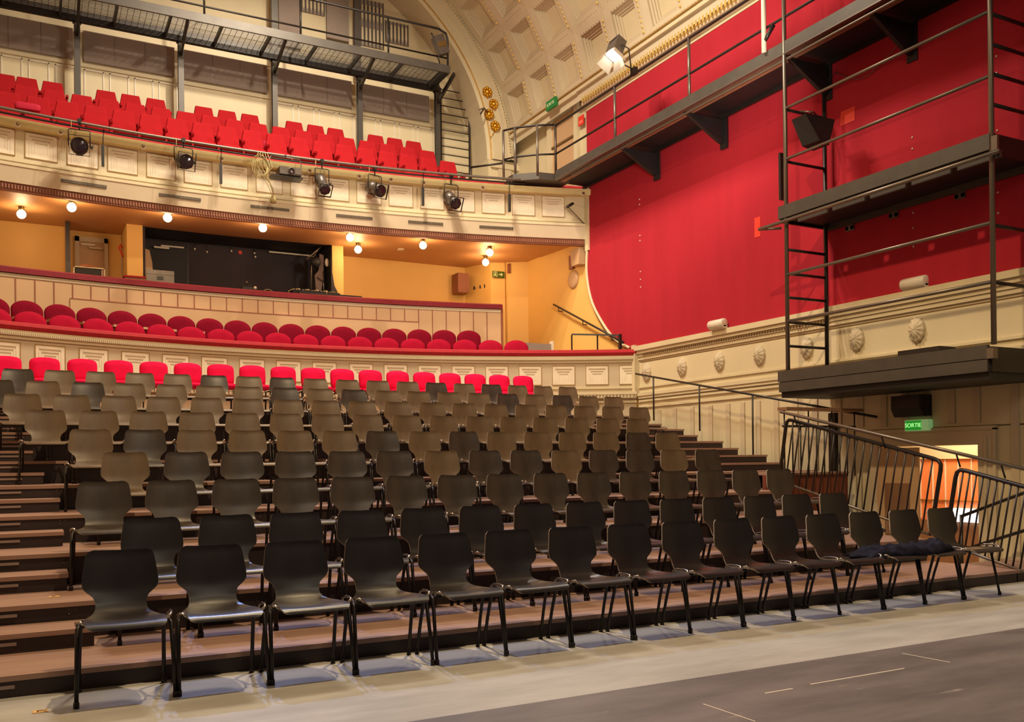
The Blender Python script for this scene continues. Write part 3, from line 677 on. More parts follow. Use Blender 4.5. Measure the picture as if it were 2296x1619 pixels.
b = MB(); b.box(XL, XW, 17.6, YB, 6.25, 6.84, cream2); b.box(XL, XW, 18.3, YB, 6.84, 7.26, cream2); b.box(XL, XW, 19.1, YB, 7.26, 7.72, cream2); b.build('stepped_floor', ub)
for k in range(-3, 18):
    a = ua(-11.43+1.82*k)
    if a < 17.2: framed_panel(CUp, RU, a, .62, 6.40, 6.83, ub)
for i, a in enumerate((-9.59, -5.08, -.5, 4.09, 8.17, 12.37)):
    a = ua(a); b = MB(); arcbox(b, CUp, a-.9, a+.9, RU-.052, RU-.03, 6.08, 6.13, steel, 4)
    for k in range(14): arcbox(b, CUp, a-.86+.125*k, a-.82+.125*k, RU-.056, RU-.05, 6.085, 6.125, darkline, 1)
    tag(b.build('air_vent'), f'long narrow ventilation slot in the gallery front, {nth(i)}', 'vent', 'ventilation slots in the gallery front')
for i, a in enumerate((-12.51, -10.67, -6.91, -3.06, 1.56, 4.3, 6.09, 7.99, 11.46, 17.6)):
    x, y = arcpos(CUp, RU-.12, ua(a)); d = Vector((CUp[0]-x, CUp[1]-y, -.5)).normalized()
    b = MB(); b.lathe((x, y, 6.87), d, [(-.03, .02), (0, .03), (.03, .045), (.06, .05), (.075, .035)], whitem, 10); b.lathe(Vector((x, y, 6.87))+d*.07, d, [(0, .03), (.02, .028), (.035, .01)], brass, 8)
    tag(b.build('ledge_lamp'), f'small unlit ball lamp under the gallery ledge, {nth(i)}', 'lamp', 'small ball lamps under the gallery ledge')
# lighting bar
pipe = MB(); R0 = RU-.33
pts = [(*arcpos(CUp, R0, a), 7.04) for a in [-14+.6*i for i in range(52)]]
pts = [p for p in pts if p[0] > -1.6 and p[0] < 9.1]
pipe.tube(pts, .026, tubem, 8); pipe.tube([(p[0], p[1]+.08, p[2]-.05) for p in pts], .018, steel2, 6)
tag(pipe.build('lighting_bar'), 'long curved steel lighting bar in front of the gallery rail', 'lighting bar')
# ------------------------------------------------------------------ stage lamps
def profile_lamp(x, y, z, aim_, label, hexa=False, L=.42, R=.12):
    """z = height of the lamp centre; hangs from the bar above"""
    t = thing('stage_lamp', label, 'stage lamp', (x, y, z))
    d = Vector(aim_).normalized(); s = d.cross(Vector((0, 0, 1))).normalized(); u = s.cross(d)
    b = MB(); n = 8 if hexa else 14
    b.lathe(-d*L/2, d, [(0, R*.5), (.01, R*.75), (.05, R), (L*.45, R), (L*.47, R*.85), (L*.75, R*.85), (L*.77, R), (L, R*1.02)], lampmetal, n); 
    b.obox(-d*L*.2-u*R*.9, d*.07, s*.05, u*.02, steel2); b.build('body', t)
    b = MB(); b.lathe(d*L/2, d, [(-.01, R*.92), (.004, R*.86), (.008, R*.6), (.016, R*.1)], lensm, 16); b.build('lens', t)
    b = MB(); f = d*(L/2+.02); k = R*1.15
    for a, c_ in ((s, u), (u, s)):
        for sg in (-1, 1): b.obox(f+a*sg*k, a*.004, c_*k, d*.018, steel2)
    b.build('colour_frame', t)
    b = MB(); h = 7.04-z-.02; w = R+.03
    b.tube([s*w+Vector((0, 0, 0)), s*w+Vector((0, 0, h*.62)), s*(w-.02)+Vector((0, 0, h*.66)), -s*(w-.02)+Vector((0, 0, h*.66)), -s*w+Vector((0, 0, h*.62)), -s*w], .009, steel2, 6); b.build('yoke', t)
    b = MB(); b.tube([(0, 0, h*.64), (0, 0, h)], .012, steel2, 6); b.obox((0, 0, h), (.03, 0, 0), (0, .04, 0), (0, 0, .035), steel2); b.build('clamp', t)
    b = MB(); b.lathe(-s*(w), -s, [(0, .012), (.02, .012), (.02, .03), (.035, .03)], steel2, 8); b.tube([-s*(w+.03), -s*(w+.05)+Vector((0, 0, .07))], .006, steel2, 5); b.build('tilt_knob', t)
    b = MB(); P0 = Vector((0, 0, h))+s*.12; b.tube([P0, P0+Vector((0, .02, -.1)), s*.13+Vector((0, .03, -.02)), s*.05-d*L*.45+Vector((0, 0, -.03))], .005, cablem, 5); b.build('cable', t)
profile_lamp(.74, 16.78, 6.60, (-.05, -1, -.22), 'black stage lamp facing straight out, leftmost on the lighting bar', R=.135, L=.30)
profile_lamp(2.42, 16.98, 6.66, (.12, -1, -.35), 'black stage lamp second from the left on the lighting bar', hexa=True, L=.40, R=.13)
profile_lamp(4.93, 17.0, 6.60, (.02, -1, -.95), 'black stage lamp just right of the projector, tilted down', hexa=True, L=.52, R=.105)
profile_lamp(5.97, 16.96, 6.62, (.22, -1, -.45), 'black stage lamp fourth of the five, second from the right', hexa=False, L=.46, R=.12)
profile_lamp(7.53, 16.8, 6.56, (.0, -1, -.65), 'black stage lamp rightmost on the lighting bar, pointing down', hexa=True, L=.50, R=.12)
t = thing('projector', 'grey video projector in a hanging frame on the gallery lighting bar', 'projector', (4.24, 17.0, 6.70))
b = MB(); b.obox((.05, 0, 0), (.20, 0, 0), (0, .16, 0), (0, 0, .07), lampmetal); b.obox((.19, -.165, .0), (.06, 0, 0), (0, .01, 0), (0, 0, .05), tubem); b.build('body', t)
b = MB(); b.lathe((.06, -.15, 0), (0, -1, 0), [(0, .055), (.04, .055), (.05, .045), (.035, .04), (.03, .01)], lensm, 16); b.lathe((.06, -.15, 0), (0, -1, 0), [(0, .065), (.03, .065), (.031, .05)], tubem, 16); b.build('lens', t)
b = MB(); b.tube([(-.27, 0, .29), (-.30, 0, .22), (-.30, 0, -.1), (.29, 0, -.1), (.29, 0, .22), (.26, 0, .29), (-.27, 0, .29)], .010, tubem, 6); b.obox((0, 0, -.1), (.29, 0, 0), (0, .14, 0), (0, 0, .012), steel2); b.tube([(0, 0, .29), (0, 0, .34)], .014, steel2, 6); b.build('hanging_frame', t)
b = MB()
for q in range(5):
    cc = Vector((3.74, 16.93, 6.74)); rr = .17-.012*q; b.tube([cc+Vector((rr*math.cos(2*PI*i/18)*.8+.02*q, .02*math.sin(i+q), rr*1.25*math.sin(2*PI*i/18)+.02*math.sin(3*i+q))) for i in range(18)], .007, cablem, 5, closed=True)
for q in range(5): b.tube([(3.72+.04*q, 16.95, 7.02), (3.70+.07*q, 16.93, 6.75), (3.86+.05*math.sin(q), 16.9, 6.45+.03*q), (4.0, 16.95, 6.15+.05*q)], .006, cablem, 5)
b.tube([(3.92, 16.95, 6.3), (3.94, 17.0, 5.98)], .005, cablem, 5); b.lathe((4.0, 17.02, 6.12), (0, 0, 1), [(0, .06), (.08, .055), (.14, .02)], cablem, 10)
tag(b.build('cable_coil'), 'tangled coil of pale cable hanging left of the projector', 'cable')
for i, a in enumerate((-8.84, -3.17, 7.86, 13.0)):
    x, y = arcpos(CUp, R0+.05, ua(a)); b = MB(); b.box(x-.022, x+.022, y-.03, y+.03, 6.38, 6.74, steel); b.box(x-.016, x+.016, y-.034, y-.03, 6.39, 6.73, blackp); b.tube([(x, y, 6.74), (x+.02, y, 7.02)], .008, steel2, 6)
    tag(b.build('column_loudspeaker'), f'narrow column loudspeaker hanging from the lighting bar, {nth(i)} of four', 'loudspeaker', 'column loudspeakers on the lighting bar')
b = MB(); x, y = arcpos(CUp, RU-.1, 16.5); b.tube([(XW-.05, y-.05, 6.22), (x-.1, y-.15, 6.56)], .008, steel2, 6); b.lathe((x-.12, y-.15, 6.54), (.8, -.3, .5), [(0, .02), (.02, .03), (.16, .028), (.18, .01)], steel2, 8)
tag(b.build('microphone'), 'small black microphone on a thin arm at the right end of the gallery front', 'microphone')
# ------------------------------------------------------------------ globe lamps
def globe(x, y, z, lab):
    t = thing('globe_lamp', lab, 'ceiling lamp', (x, y, z), group='lit globe lamps under the gallery')
    b = MB(); b.sphere((0, 0, 0), .078, globem, 16); b.build('globe', t)
    b = MB(); b.lathe((0, 0, .075), (0, 0, 1), [(0, .04), (.02, .05), (.06, .05), (.08, .07)], brass, 12); b.build('fitting', t)
    for s in range(3):
        a = 2*PI*s/3+.4; b = MB(); b.tube([(.05*math.cos(a), .05*math.sin(a), .1), (.085*math.cos(a), .085*math.sin(a), .08), (.07*math.cos(a), .07*math.sin(a), .045)], .006, steel2, 5); b.build('claw', t)
    l = bpy.data.lights.new('globe_light', 'POINT'); l.energy = 22; l.color = (1, .62, .30); l.shadow_soft_size = .08
    o = bpy.data.objects.new('globe_light', l); sc.collection.objects.link(o); o.location = (x, y, z-.10)
for i, x in enumerate([.65, 2.25, 3.99, 5.74, 7.33, 8.9]): globe(x, 17.84, 5.84, f'lit globe lamp under the gallery, {nth(i)} in the front line')
for i, (x, y) in enumerate([(-.14, 18.75), (6.23, 18.82), (9.27, 18.8)]): globe(x, y, 5.85, ['lit globe lamp near the left edge, set back from the front line', 'lit globe lamp set back, right of the sound booth', 'lit globe lamp set back near the green escape sign'][i])
# ------------------------------------------------------------------ sound booth
mb = MB(); x0, x1 = 1.99, 5.82; YBB = 20.36
mb.box(x0-.02, x1, YBB, YBB+.1, 2.9, 6.12, boothm); mb.box(x0-.02, x0+.02, 19.3, YBB, 2.9, 6.12, boothm); mb.box(x0, x1, 19.3, YBB, 6.10, 6.14, blackp); mb.box(x0, x1, 19.3, YBB, 2.9, 3.0, blackp)
mb.prism([(x1-.06, 19.25, 6.02), (x1-.05, 19.25, 5.5), (x1+.01, 19.25, 5.12), (x1+.10, 19.25, 4.94), (x1+.26, 19.25, 4.78), (x1+.26, 19.25, 3.0), (x1-.06, 19.25, 3.0)], (0, 1.1, 0), blackp)
mb.box(x0+.10, x0+.95, YBB-.015, YBB, 3.0, 5.88, blackp); mb.box(x0+.95, x0+.99, YBB-.02, YBB, 3.0, 5.92, steel2); mb.box(x0, x1, YBB-.03, YBB, 5.985, 6.01, steel2)
mb.box(x0, x1+.05, 19.24, YBB, 6.0, 6.015, blackp)
struct(mb.build('wall_back'))
def bx(name, label, cat, boxes, group=None):
    b = MB()
    for q in boxes: b.box(*q)
    return tag(b.build(name), label, cat, group)
bx('light_fitting', 'thin unlit tube light on the rear wall of the sound booth, left', 'lamp', [(2.42, 2.88, 20.28, 20.32, 5.855, 5.885, whitem), (2.28, 2.58, 20.24, 20.30, 5.80, 5.84, whitem)])
bx('light_fitting', 'long unlit tube light on the rear wall of the sound booth, right', 'lamp', [(4.66, 5.62, 20.24, 20.29, 5.935, 5.965, whitem)])
bx('notice_plate', 'tiny pink notice in the dark sound booth', 'sign', [(4.02, 4.09, 20.34, 20.355, 5.86, 5.93, redsign)])
b = MB()
for (x, z) in ((3.10, 5.87), (3.35, 5.83), (3.86, 5.90), (4.35, 5.90), (4.37, 5.82)): b.sphere((x, 20.3, z), .024, whitem, 8); b.tube([(x, 20.32, z), (x, 20.32, 5.99)], .005, steel2, 4)
tag(b.build('hanging_bulbs'), 'small pale bulbs hung on a wire across the rear of the sound booth', 'lamp')
b = MB(); b.box(2.04, 3.35, 18.7, 19.2, 4.60, 4.78, blackp); b.box(3.1, 4.05, 18.75, 19.2, 4.60, 4.74, steel2); b.box(4.0, 5.1, 18.75, 19.2, 4.55, 4.70, blackp); b.box(4.9, 6.25, 18.65, 19.2, 4.60, 4.82, blackp); b.box(2.04, 6.2, 18.65, 19.2, 3.09, 4.6, blackp)
tag(b.build('control_desk'), 'long black control desk behind the dark red rail of the booth', 'desk')
t = thing('monitor', 'brown-black screen seen from behind at the left end of the control desk', 'monitor', (2.24, 19.0, 4.79)); b = MB(); b.box(-.25, .26, -.05, .02, .0, .29, lampmetal); b.box(-.06, .06, -.06, -.05, .10, .17, steel2); b.box(-.26, .26, -.055, -.05, .2, .205, steel2); b.build('housing', t); b = MB(); b.box(-.1, .1, -.05, .08, -.01, .01, steel2); b.build('stand', t)
t = thing('desk_lamp', 'black jointed desk lamp with equipment in the middle of the control desk', 'lamp', (3.95, 19.0, 4.72)); b = MB(); b.tube([(0, 0, 0), (-.05, 0, .16), (.05, -.02, .24)], .012, steel2, 6); b.build('arm', t); b = MB(); b.box(-.14, .10, -.06, .06, .1, .17, blackp); b.sphere((-.05, -.05, .26), .03, tubem, 8); b.sphere((.12, -.05, .16), .035, whitem, 8); b.build('head', t)
b = MB(); b.tube([(4.33+.14*math.cos(PI-PI*i/10), 18.95, 4.70+.17*math.sin(PI*i/10)) for i in range(11)], .008, cablem, 5); b.tube([(4.0, 18.9, 4.76), (4.3, 18.85, 4.72), (4.65, 18.9, 4.73)], .012, tubem, 5)
tag(b.build('cable'), 'pale hooped cable on the control desk', 'cable')
t = thing('mixing_console', 'black mixing console with pale controls at the right end of the control desk', 'mixing console', (5.28, 18.9, 4.83)); b = MB(); b.obox((0, 0, .04), (.5, 0, 0), (0, .2, .05), (0, -.008, .03), blackp); b.build('body', t); b = MB()
for i in range(14): b.obox((-.45+.065*i, -.05+.03*(i % 3), .07+.01*(i % 3)), (.018, 0, 0), (0, .05, .012), (0, 0, .008), [tubem, brass, whitem][i % 3])
b.build('controls', t); b = MB(); b.tube([(-.45, -.15, .06), (-.58, -.2, .0), (-.62, -.22, -.12)], .008, cablem, 5); b.tube([(.2, -.2, .03), (.26, -.26, -.1), (.36, -.28, -.16)], .008, cablem, 5); b.build('cable', t)
t = thing('equipment_stand', 'cluttered stand of lamps and papers against the right side of the booth', 'stand', (5.50, 19.5, 4.86)); b = MB(); b.tube([(-.12, 0, 0), (-.10, 0, .85), (.1, 0, 1.12), (-.22, 0, .82)], .016, tubem, 6); b.tube([(.17, 0, 0), (.15, 0, .6)], .014, tubem, 6); b.build('pole', t); b = MB(); b.prism([(.0, 0, .06), (.1, 0, .12), (.16, 0, .5), (.17, 0, .95), (.08, 0, .98), (.06, 0, .62), (-.03, 0, .5)], (0, .03, 0), mat('grey_brown_sheet', rgb(120, 100, 92), .7)); b.build('hanging_sheet', t)
b = MB(); b.sphere((.24, 0, .80), .05, whitem, 10, 1.9); b.build('lamp_shade', t); b = MB(); b.sphere((-.02, -.03, .78), .12, blackp, 10); b.build('lamp_head', t); b = MB(); b.sphere((.0, -.03, .10), .08, blackp, 10); b.build('lamp_head', t); b = MB(); b.tube([(0, -.05, .45), (.22, -.05, .33)], .012, steel2, 5); b.build('arm', t)
b = MB(); b.prism([(2.03, 19.6, 4.7), (2.20, 19.6, 4.7), (2.17, 19.6, 5.35), (2.12, 19.6, 5.6), (2.04, 19.6, 5.62)], (0, .1, 0), yellow2); tag(b.build('booth_chair'), 'pale high chair back standing inside the booth beside the pier', 'chair')
# vestibule left of the booth
struct(MB().box(.79, .87, 20.26, 20.34, 3.0, 5.90, cream2).box(1.33, 1.40, 20.26, 20.34, 3.0, 5.90, cream2).box(.79, 1.40, 20.26, 20.34, 5.80, 5.90, cream2).build('trim_6'))
d = MB().box(.87, 1.33, 20.30, 20.34, 3.0, 5.80, yellow2).build('door_1'); struct(d)
b = MB(); b.box(.90, 1.16, 20.24, 20.30, 5.72, 5.76, whitem); b.box(1.05, 1.30, 20.22, 20.28, 5.66, 5.70, cream2); b.build('door_closer', d)
bx('black_post', 'slim black post at the edge of the vestibule', 'post', [(.60, .68, 19.56, 19.66, 3.09, 6.0, steel2)])
t = thing('equipment_rack', 'pale box holding a black amplifier on the parapet left of the pier', 'box', (.975, 18.95, 4.70)); b = MB(); b.box(-.27, .27, -.15, .15, 0, .02, cream); b.box(-.27, .27, -.15, .15, .28, .30, cream); b.box(-.27, -.25, -.15, .15, 0, .3, cream); b.box(.25, .27, -.15, .15, 0, .3, cream); b.build('case', t); b = MB(); b.box(-.24, .19, -.14, .14, .03, .27, blackp); b.box(-.2, .0, -.15, -.14, .05, .12, steel); b.build('amplifier', t); b = MB(); b.box(.20, .245, -.14, .14, .03, .27, woodd); b.build('side_board', t)
tag(MB().lathe((.94, 18.95, 5.0), (0, 0, 1), [(0, .16), (.02, .16), (.05, .12), (.085, .02)], brownband, 16).build('hat'), 'flat brown cap lying on the pale amplifier box', 'hat')
b = MB(); b.tube([(1.65, 19.95, 5.66), (1.61, 19.93, 5.73), (1.58, 19.93, 5.66), (1.62, 19.93, 5.58), (1.65, 19.93, 5.48)], .018, redsign, 8); tag(b.build('hose_bracket'), 'small red hose fitting on the wall beside the pier', 'fire equipment')
bx('pier_plinth', 'terracotta topped plinth in front of the pier', 'plinth', [(1.60, 1.98, 18.95, 19.24, 4.3, 4.90, brownband), (1.58, 1.98, 18.93, 19.24, 4.90, 4.93, redcap)])
# right side of the gallery underside: loudspeaker, sign, shell ornament
bx('loudspeaker', 'brown box loudspeaker on the ochre rear wall left of the green exit sign', 'loudspeaker', [(9.05, 9.34, 19.85, 20.2, 5.33, 5.80, brownband)])
b = MB(); b.tube([(9.52, 20.0, 5.46), (9.7, 19.55, 5.5)], .012, steel2, 5)
for q in (.1, .5, .8): b.box(9.52+.18*q-.03, 9.52+.18*q, 19.98-.45*q, 20.0-.45*q, 5.44, 5.52, steel2)
tag(b.build('coat_hooks'), 'row of small dark hooks beside the brown loudspeaker', 'hooks')
t = thing('exit_sign', 'small dark green escape sign with running figure and arrow on the ochre pier', 'sign', (9.86, 19.30, 5.72))
b = MB(); b.box(-.155, .155, 0, .03, -.075, .075, mat('olive_green_plate', rgb(70, 96, 20), .4, var=.03)); b.build('plate', t)
b = MB(); b.box(.0, .07, -.004, 0, -.012, .012, signmark); b.prism([(.06, -.004, .045), (.115, -.004, 0), (.06, -.004, -.045)], (0, .004, 0), signmark); b.box(-.135, -.125, -.004, 0, -.06, .06, signmark); b.box(-.05, -.04, -.004, 0, -.06, .06, signmark); b.box(-.135, -.04, -.004, 0, .05, .06, signmark); b.sphere((-.085, -.003, .033), .011, signmark, 6); b.prism([(-.10, -.004, .02), (-.075, -.004, .02), (-.08, -.004, -.012), (-.06, -.004, -.055), (-.072, -.004, -.055), (-.09, -.004, -.02), (-.115, -.004, -.05), (-.12, -.004, -.04), (-.1, -.004, -.01)], (0, .004, 0), signmark); b.build('pictogram', t)
bx('wall_box', 'small brown box on the ochre pier right of the escape sign', 'box', [(10.07, 10.13, 19.2, 19.26, 5.75, 5.98, brownband)])
b = MB(); b.prism([(10.48, 16.75, 5.45), (10.48, 16.45, 5.45), (10.48, 16.42, 5.8), (10.48, 16.80, 5.8)], (-.16, 0, 0), yellow2); tag(b.build('wall_loudspeaker'), 'wedge-shaped loudspeaker high on the ochre wall beside the red cloth', 'loudspeaker')
b = MB(); b.box(10.44, 10.5, 16.9, 17.05, 5.45, 5.75, brownband); tag(b.build('wall_box'), 'small brown box high on the ochre wall left of the wedge loudspeaker', 'box')
b = MB()
for s_, h in ((1, 0), (1, .03), (.8, .05), (.4, .06)): pass
b.lathe((10.5, 16.95, 5.22), (-1, 0, 0), [(0, .20), (.025, .20), (.05, .16), (.05, .12), (.06, .03)], yellow2, 18); tag(b.build('oval_ornament'), 'ochre plaster shell on the wall under the gallery', 'ornament')
bx('smoke_detector', 'small white ceiling detector under the gallery near the right globe lamps', 'detector', [(7.2, 7.32, 18.9, 19.02, 5.97, 6.02, whitem)])
# ------------------------------------------------------------------ gallery rear: grey panels, posts, catwalk, ladder
for k in range(5):
    x0 = -.92 if k == 0 else .995+1.94*(k-1); x1 = .80+1.94*k if k else .80
    x1 = .80 if k == 0 else x0+1.745
    b = MB(); b.box(x0, x1, YB-.06, YB-.03, 9.49, 10.11, greym)
    for q in (1, 2): b.box(x0+(x1-x0)*q/3-.003, x0+(x1-x0)*q/3+.003, YB-.064, YB-.06, 9.49, 10.11, lampmetal)
    tag(b.build('acoustic_panel'), f'wide grey felt panel on the upper rear wall, {nth(k)} of five', 'panel', 'grey felt panels on the upper rear wall')
for k in range(5):
    x = [.86, 2.81, 4.75, 6.68, 8.60][k]
    t = thing('steel_post', f'dark steel column carrying the rear catwalk, {nth(k)} of five', 'post', (x, 19.95, 7.26), group='steel columns of the rear catwalk')
    b = MB(); w = .055
    b.box(-w, w, -.055, -.045, 0, 2.95, steel); b.box(-w, w, .045, .055, 0, 2.95, steel); b.box(-.006, .006, -.05, .05, 0, 2.95, steel2); b.build('column', t)
    b = MB(); b.beam((0, -.02, 2.55), (0, -1.0, 2.86), .05, .09, steel2); b.box(-.08, .08, -.07, .07, 2.80, 2.82, steel); b.build('bracket', t)
ct = thing('catwalk', 'dark steel catwalk with rails high on the rear wall', 'catwalk', (0, 0, 0))
b = MB(); b.box(XL, 8.46, 18.86, 18.90, 10.08, 10.25, steel); b.build('fascia', ct)
b = MB(); b.box(XL, 8.62, 19.85, 19.95, 10.06, 10.26, steel2); b.box(8.42, 8.46, 18.9, 19.95, 10.08, 10.25, steel2)
for i in range(12): b.box(8.3-.97*i, 8.34-.97*i, 18.9, 19.9, 10.08, 10.18, steel2)
b.build('beams', ct)
b = MB()
for i in range(16): b.box(XL, 8.44, 18.93+.0605*i, 18.936+.0605*i, 10.17, 10.185, steel)
for i in range(90): b.box(8.40-.115*i, 8.406-.115*i, 18.9, 19.88, 10.17, 10.18, steel)
b.build('grating', ct)
b = MB(); b.tube([(XL, 18.9, 11.05), (8.2, 18.9, 11.05), (8.38, 18.9, 10.98), (8.42, 18.9, 10.85), (8.42, 18.9, 10.2)], .026, steel2, 8); b.build('top_rail', ct)
b = MB(); b.tube([(XL, 18.9, 10.42), (8.42, 18.9, 10.42)], .02, steel2, 8); b.build('mid_rail', ct)
for i in range(6): b = MB(); x = 7.0-1.94*i+.0; b.tube([(x, 18.9, 10.2), (x, 18.9, 11.05)], .022, steel2, 8); b.build('rail_post', ct)
for x in (4.78, 6.66): 
    tag(MB().box(x-.07, x+.07, 19.96, 20.08, 10.26, 12.6, steel).build('steel_post'), f'tall dark post above the rear catwalk, {"left" if x < 5 else "right"} one', 'post')
t = thing('wall_ladder', 'tall steel wall ladder at the right end of the gallery', 'ladder', (0, 0, 0))
b = MB(); b.tube([(8.80, 20.2, 7.3), (8.80, 20.2, 10.3)], .02, steel2, 6); b.build('rail', t)
b = MB(); b.tube([(9.55, 20.2, 7.0), (9.56, 20.2, 9.7), (9.36, 20.2, 10.33)], .025, steel2, 6); b.build('rail', t)
for i in range(15):
    z = 10.27-.195*i; b = MB(); xr = 9.56 if z < 9.7 else 9.56-.2*(z-9.7)/.63; b.tube([(8.80, 20.2, z), (xr, 20.2, z)], .013, steel2, 5); b.build('rung', t)
for (nm, x0, x1, z0, z1, up_) in (('left', 5.48, 6.0, 11.5, 12.2, 0), ('middle', 6.86, 7.42, 11.02, 12.1, 1), ('right', 7.48, 8.04, 11.22, 11.72, 0)):
    b = MB(); b.box(x0, x1, YB-.03, YB-.01, z0, z1, greym); n = 6
    for i in range(n+1): x = x0+(x1-x0)*i/n; b.box(x-.009, x+.009, YB-.05, YB-.03, z0, z1, steel)
    for i in range(n):
        xc = x0+(x1-x0)*(i+.5)/n
        for zz in ([z0+.04] if not up_ else [z0+.04, (z0+z1)/2+.03]): b.prism([(xc-.025, YB-.045, zz+.1), (xc, YB-.045, zz), (xc+.025, YB-.045, zz+.1), (xc+.02, YB-.045, zz+.38), (xc-.02, YB-.045, zz+.38)], (0, .01, 0), cream)
    tag(b.build('wall_grille'), f'ornamental grey grille with pointed bars above the catwalk, {nm} one', 'grille')
bx('grey_screen', 'pale grey board behind the catwalk between the two tall posts', 'panel', [(4.95, 5.44, 20.3, 20.36, 10.6, 12.4, greym), (6.04, 6.56, 20.3, 20.36, 11.0, 12.4, greym)])
t = thing('stage_lamp', 'dark floodlight strapped to the right end of the catwalk rail', 'stage lamp', (8.22, 18.85, 10.65))
b = MB(); b.obox((0, 0, 0), (.11, 0, .05), (0, .1, 0), (-.08, 0, .19), lampmetal); b.build('body', t); b = MB(); b.obox((.0, -.105, 0), (.09, 0, .04), (0, .004, 0), (-.02, 0, .05), brass); b.build('lens', t); b = MB(); b.tube([(-.1, -.02, .05), (-.24, -.05, .22)], .018, steel2, 6); b.build('handle', t); b = MB(); b.tube([(0, .0, -.18), (-.05, 0, -.3), (0, .04, -.4)], .014, steel2, 6); b.build('clamp', t)
b = MB(); b.tube([(10.0-.3, 19.40, 9.55), (9.5, 19.25, 9.60), (9.35, 19.2, 9.52)], .02, tubem, 6); b.tube([(9.5, 19.25, 9.6), (9.42, 19.3, 9.45)], .02, tubem, 6); tag(b.build('wall_bracket'), 'small forked bracket on the arch pier left of the rosettes', 'bracket')
# ------------------------------------------------------------------ side walkway (upper right)
wk = thing('side_walkway', 'long dark steel walkway with rails along the red wall', 'walkway', (0, 0, 0)); XO = 9.5
b = MB(); b.box(XO-.02, XO+.03, 2, 16.0, 6.99, 7.17, steel); b.box(XO-.03, XO+.05, 2, 16.0, 6.985, 7.0, tubem); b.build('fascia', wk)
b = MB(); b.box(XO+.03, XW-.12, 2, 16.3, 7.06, 7.10, blackp); b.box(XW-.16, XW-.11, 2, 16.3, 7.0, 7.16, steel2); b.box(XO+.12, XO+.22, 2, 16.0, 6.98, 7.06, woodd); b.build('deck', wk)
b = MB(); b.tube([(XO+.02, 2, 6.92), (XO+.02, 15.4, 6.92)], .02, tubem, 8); b.build('lower_tube', wk)
for y in (13.75, 11.88, 9.6, 8.15, 6.2): 
    b = MB(); b.prism([(XO+.05, y, 6.98), (XW-.1, y, 6.98), (XW-.1, y, 6.58), (XW-.22, y, 6.58)], (0, .06, 0), blackp); b.box(XW-.13, XW-.09, y-.05, y+.11, 6.5, 7.0, blackp); b.build('bracket', wk)
b = MB(); b.tube([(XO, 2, 8.10), (XO, 15.98, 8.10)], .022, steel2, 8); b.build('top_rail', wk)
b = MB(); b.tube([(XO, 2, 7.52), (XO, 15.98, 7.52)], .02, steel2, 8); b.build('mid_rail', wk)
for y in (15.98, 13.84, 11.71, 7.5): b = MB(); b.tube([(XO, y, 7.1), (XO, y, 8.10)], .026, tubem, 8); b.build('rail_post', wk)
lp = thing('corner_platform', 'small railed steel platform where the walkway meets the gallery', 'platform', (0, 0, 0))
b = MB(); b.prism([(8.78, 16.5, 7.02), (9.2, 16.15, 7.02), (9.9, 16.05, 7.02), (9.9, 16.45, 7.02), (8.78, 16.8, 7.02)], (0, 0, .14), steel); b.build('deck', lp)
pp_ = [(9.5, 15.98), (9.18, 16.17), (8.84, 16.5), (8.7, 16.75)]
for q in pp_: b = MB(); b.tube([(q[0], q[1], 7.1), (q[0], q[1], 8.12)], .026, tubem, 8); b.build('rail_post', lp)
b = MB(); b.tube([(x, y, 8.12) for x, y in pp_], .022, steel2, 8); b.build('top_rail', lp)
b = MB(); b.tube([(x, y, 7.52) for x, y in pp_], .02, steel2, 8); b.build('mid_rail', lp)
b = MB(); b.tube([(8.2, 17.3, 7.45), (8.7, 16.75, 7.45)], .022, steel2, 8); b.tube([(8.2, 17.3, 7.1), (8.2, 17.3, 7.45)], .022, steel2, 8); b.build('low_rail', lp)
# doorway above the corner platform
d = MB(); d.box(XW-.03, XW+.0, 16.75, 17.75, 7.1, 8.9, yellow2); d.box(XW-.09, XW, 16.6, 16.75, 7.1, 9.0, cream); d.box(XW-.09, XW, 17.75, 17.9, 7.1, 9.0, cream); d.box(XW-.06, XW-.03, 16.75, 17.75, 8.3, 8.34, darkline); struct(d.build('door_2'))
t = thing('exit_sign', 'green exit sign above the upper doorway', 'sign', (10.14, 17.2, 8.98)); b = MB(); b.box(-.03, .03, -.2, .2, 0, .2, greensign); b.build('plate', t)
text('SORTIE', .10, signmark, 'lettering', t, Matrix.Translation((-.034, 0, .10)) @ Matrix.Rotation(-PI/2, 4, 'Z') @ Matrix.Rotation(PI/2, 4, 'X'))
tag(MB().box(XW-.08, XW-.06, 16.36, 16.56, 8.42, 8.62, redsign).box(XW-.082, XW-.08, 16.39, 16.53, 8.46, 8.52, mat('pale_red_print', rgb(250, 130, 110), .5)).build('fire_sign'), 'small red notice plate beside the upper doorway', 'sign')
t = thing('floodlight', 'lit floodlight with white barn doors clamped to the walkway rail', 'stage lamp', (9.15, 13.35, 8.42))
ax = Vector((-.45, -.25, -.86)).normalized(); s = Vector((.15, -1, .2)); s = (s-ax*s.dot(ax)).normalized(); u = ax.cross(s)
b = MB(); b.obox(-ax*.18, s*.13, u*.10, ax*.17, lampmetal); b.obox(-ax*.30, s*.10, u*.105, ax*.02, steel2); b.build('body', t)
b = MB(); b.add([s*.11+u*.09, -s*.11+u*.09, -s*.11-u*.09, s*.11-u*.09], [(0, 1, 2, 3)], reflm); b.obox(ax*.0, s*.11, u*.09, ax*.006, reflm); b.build('lens', t)
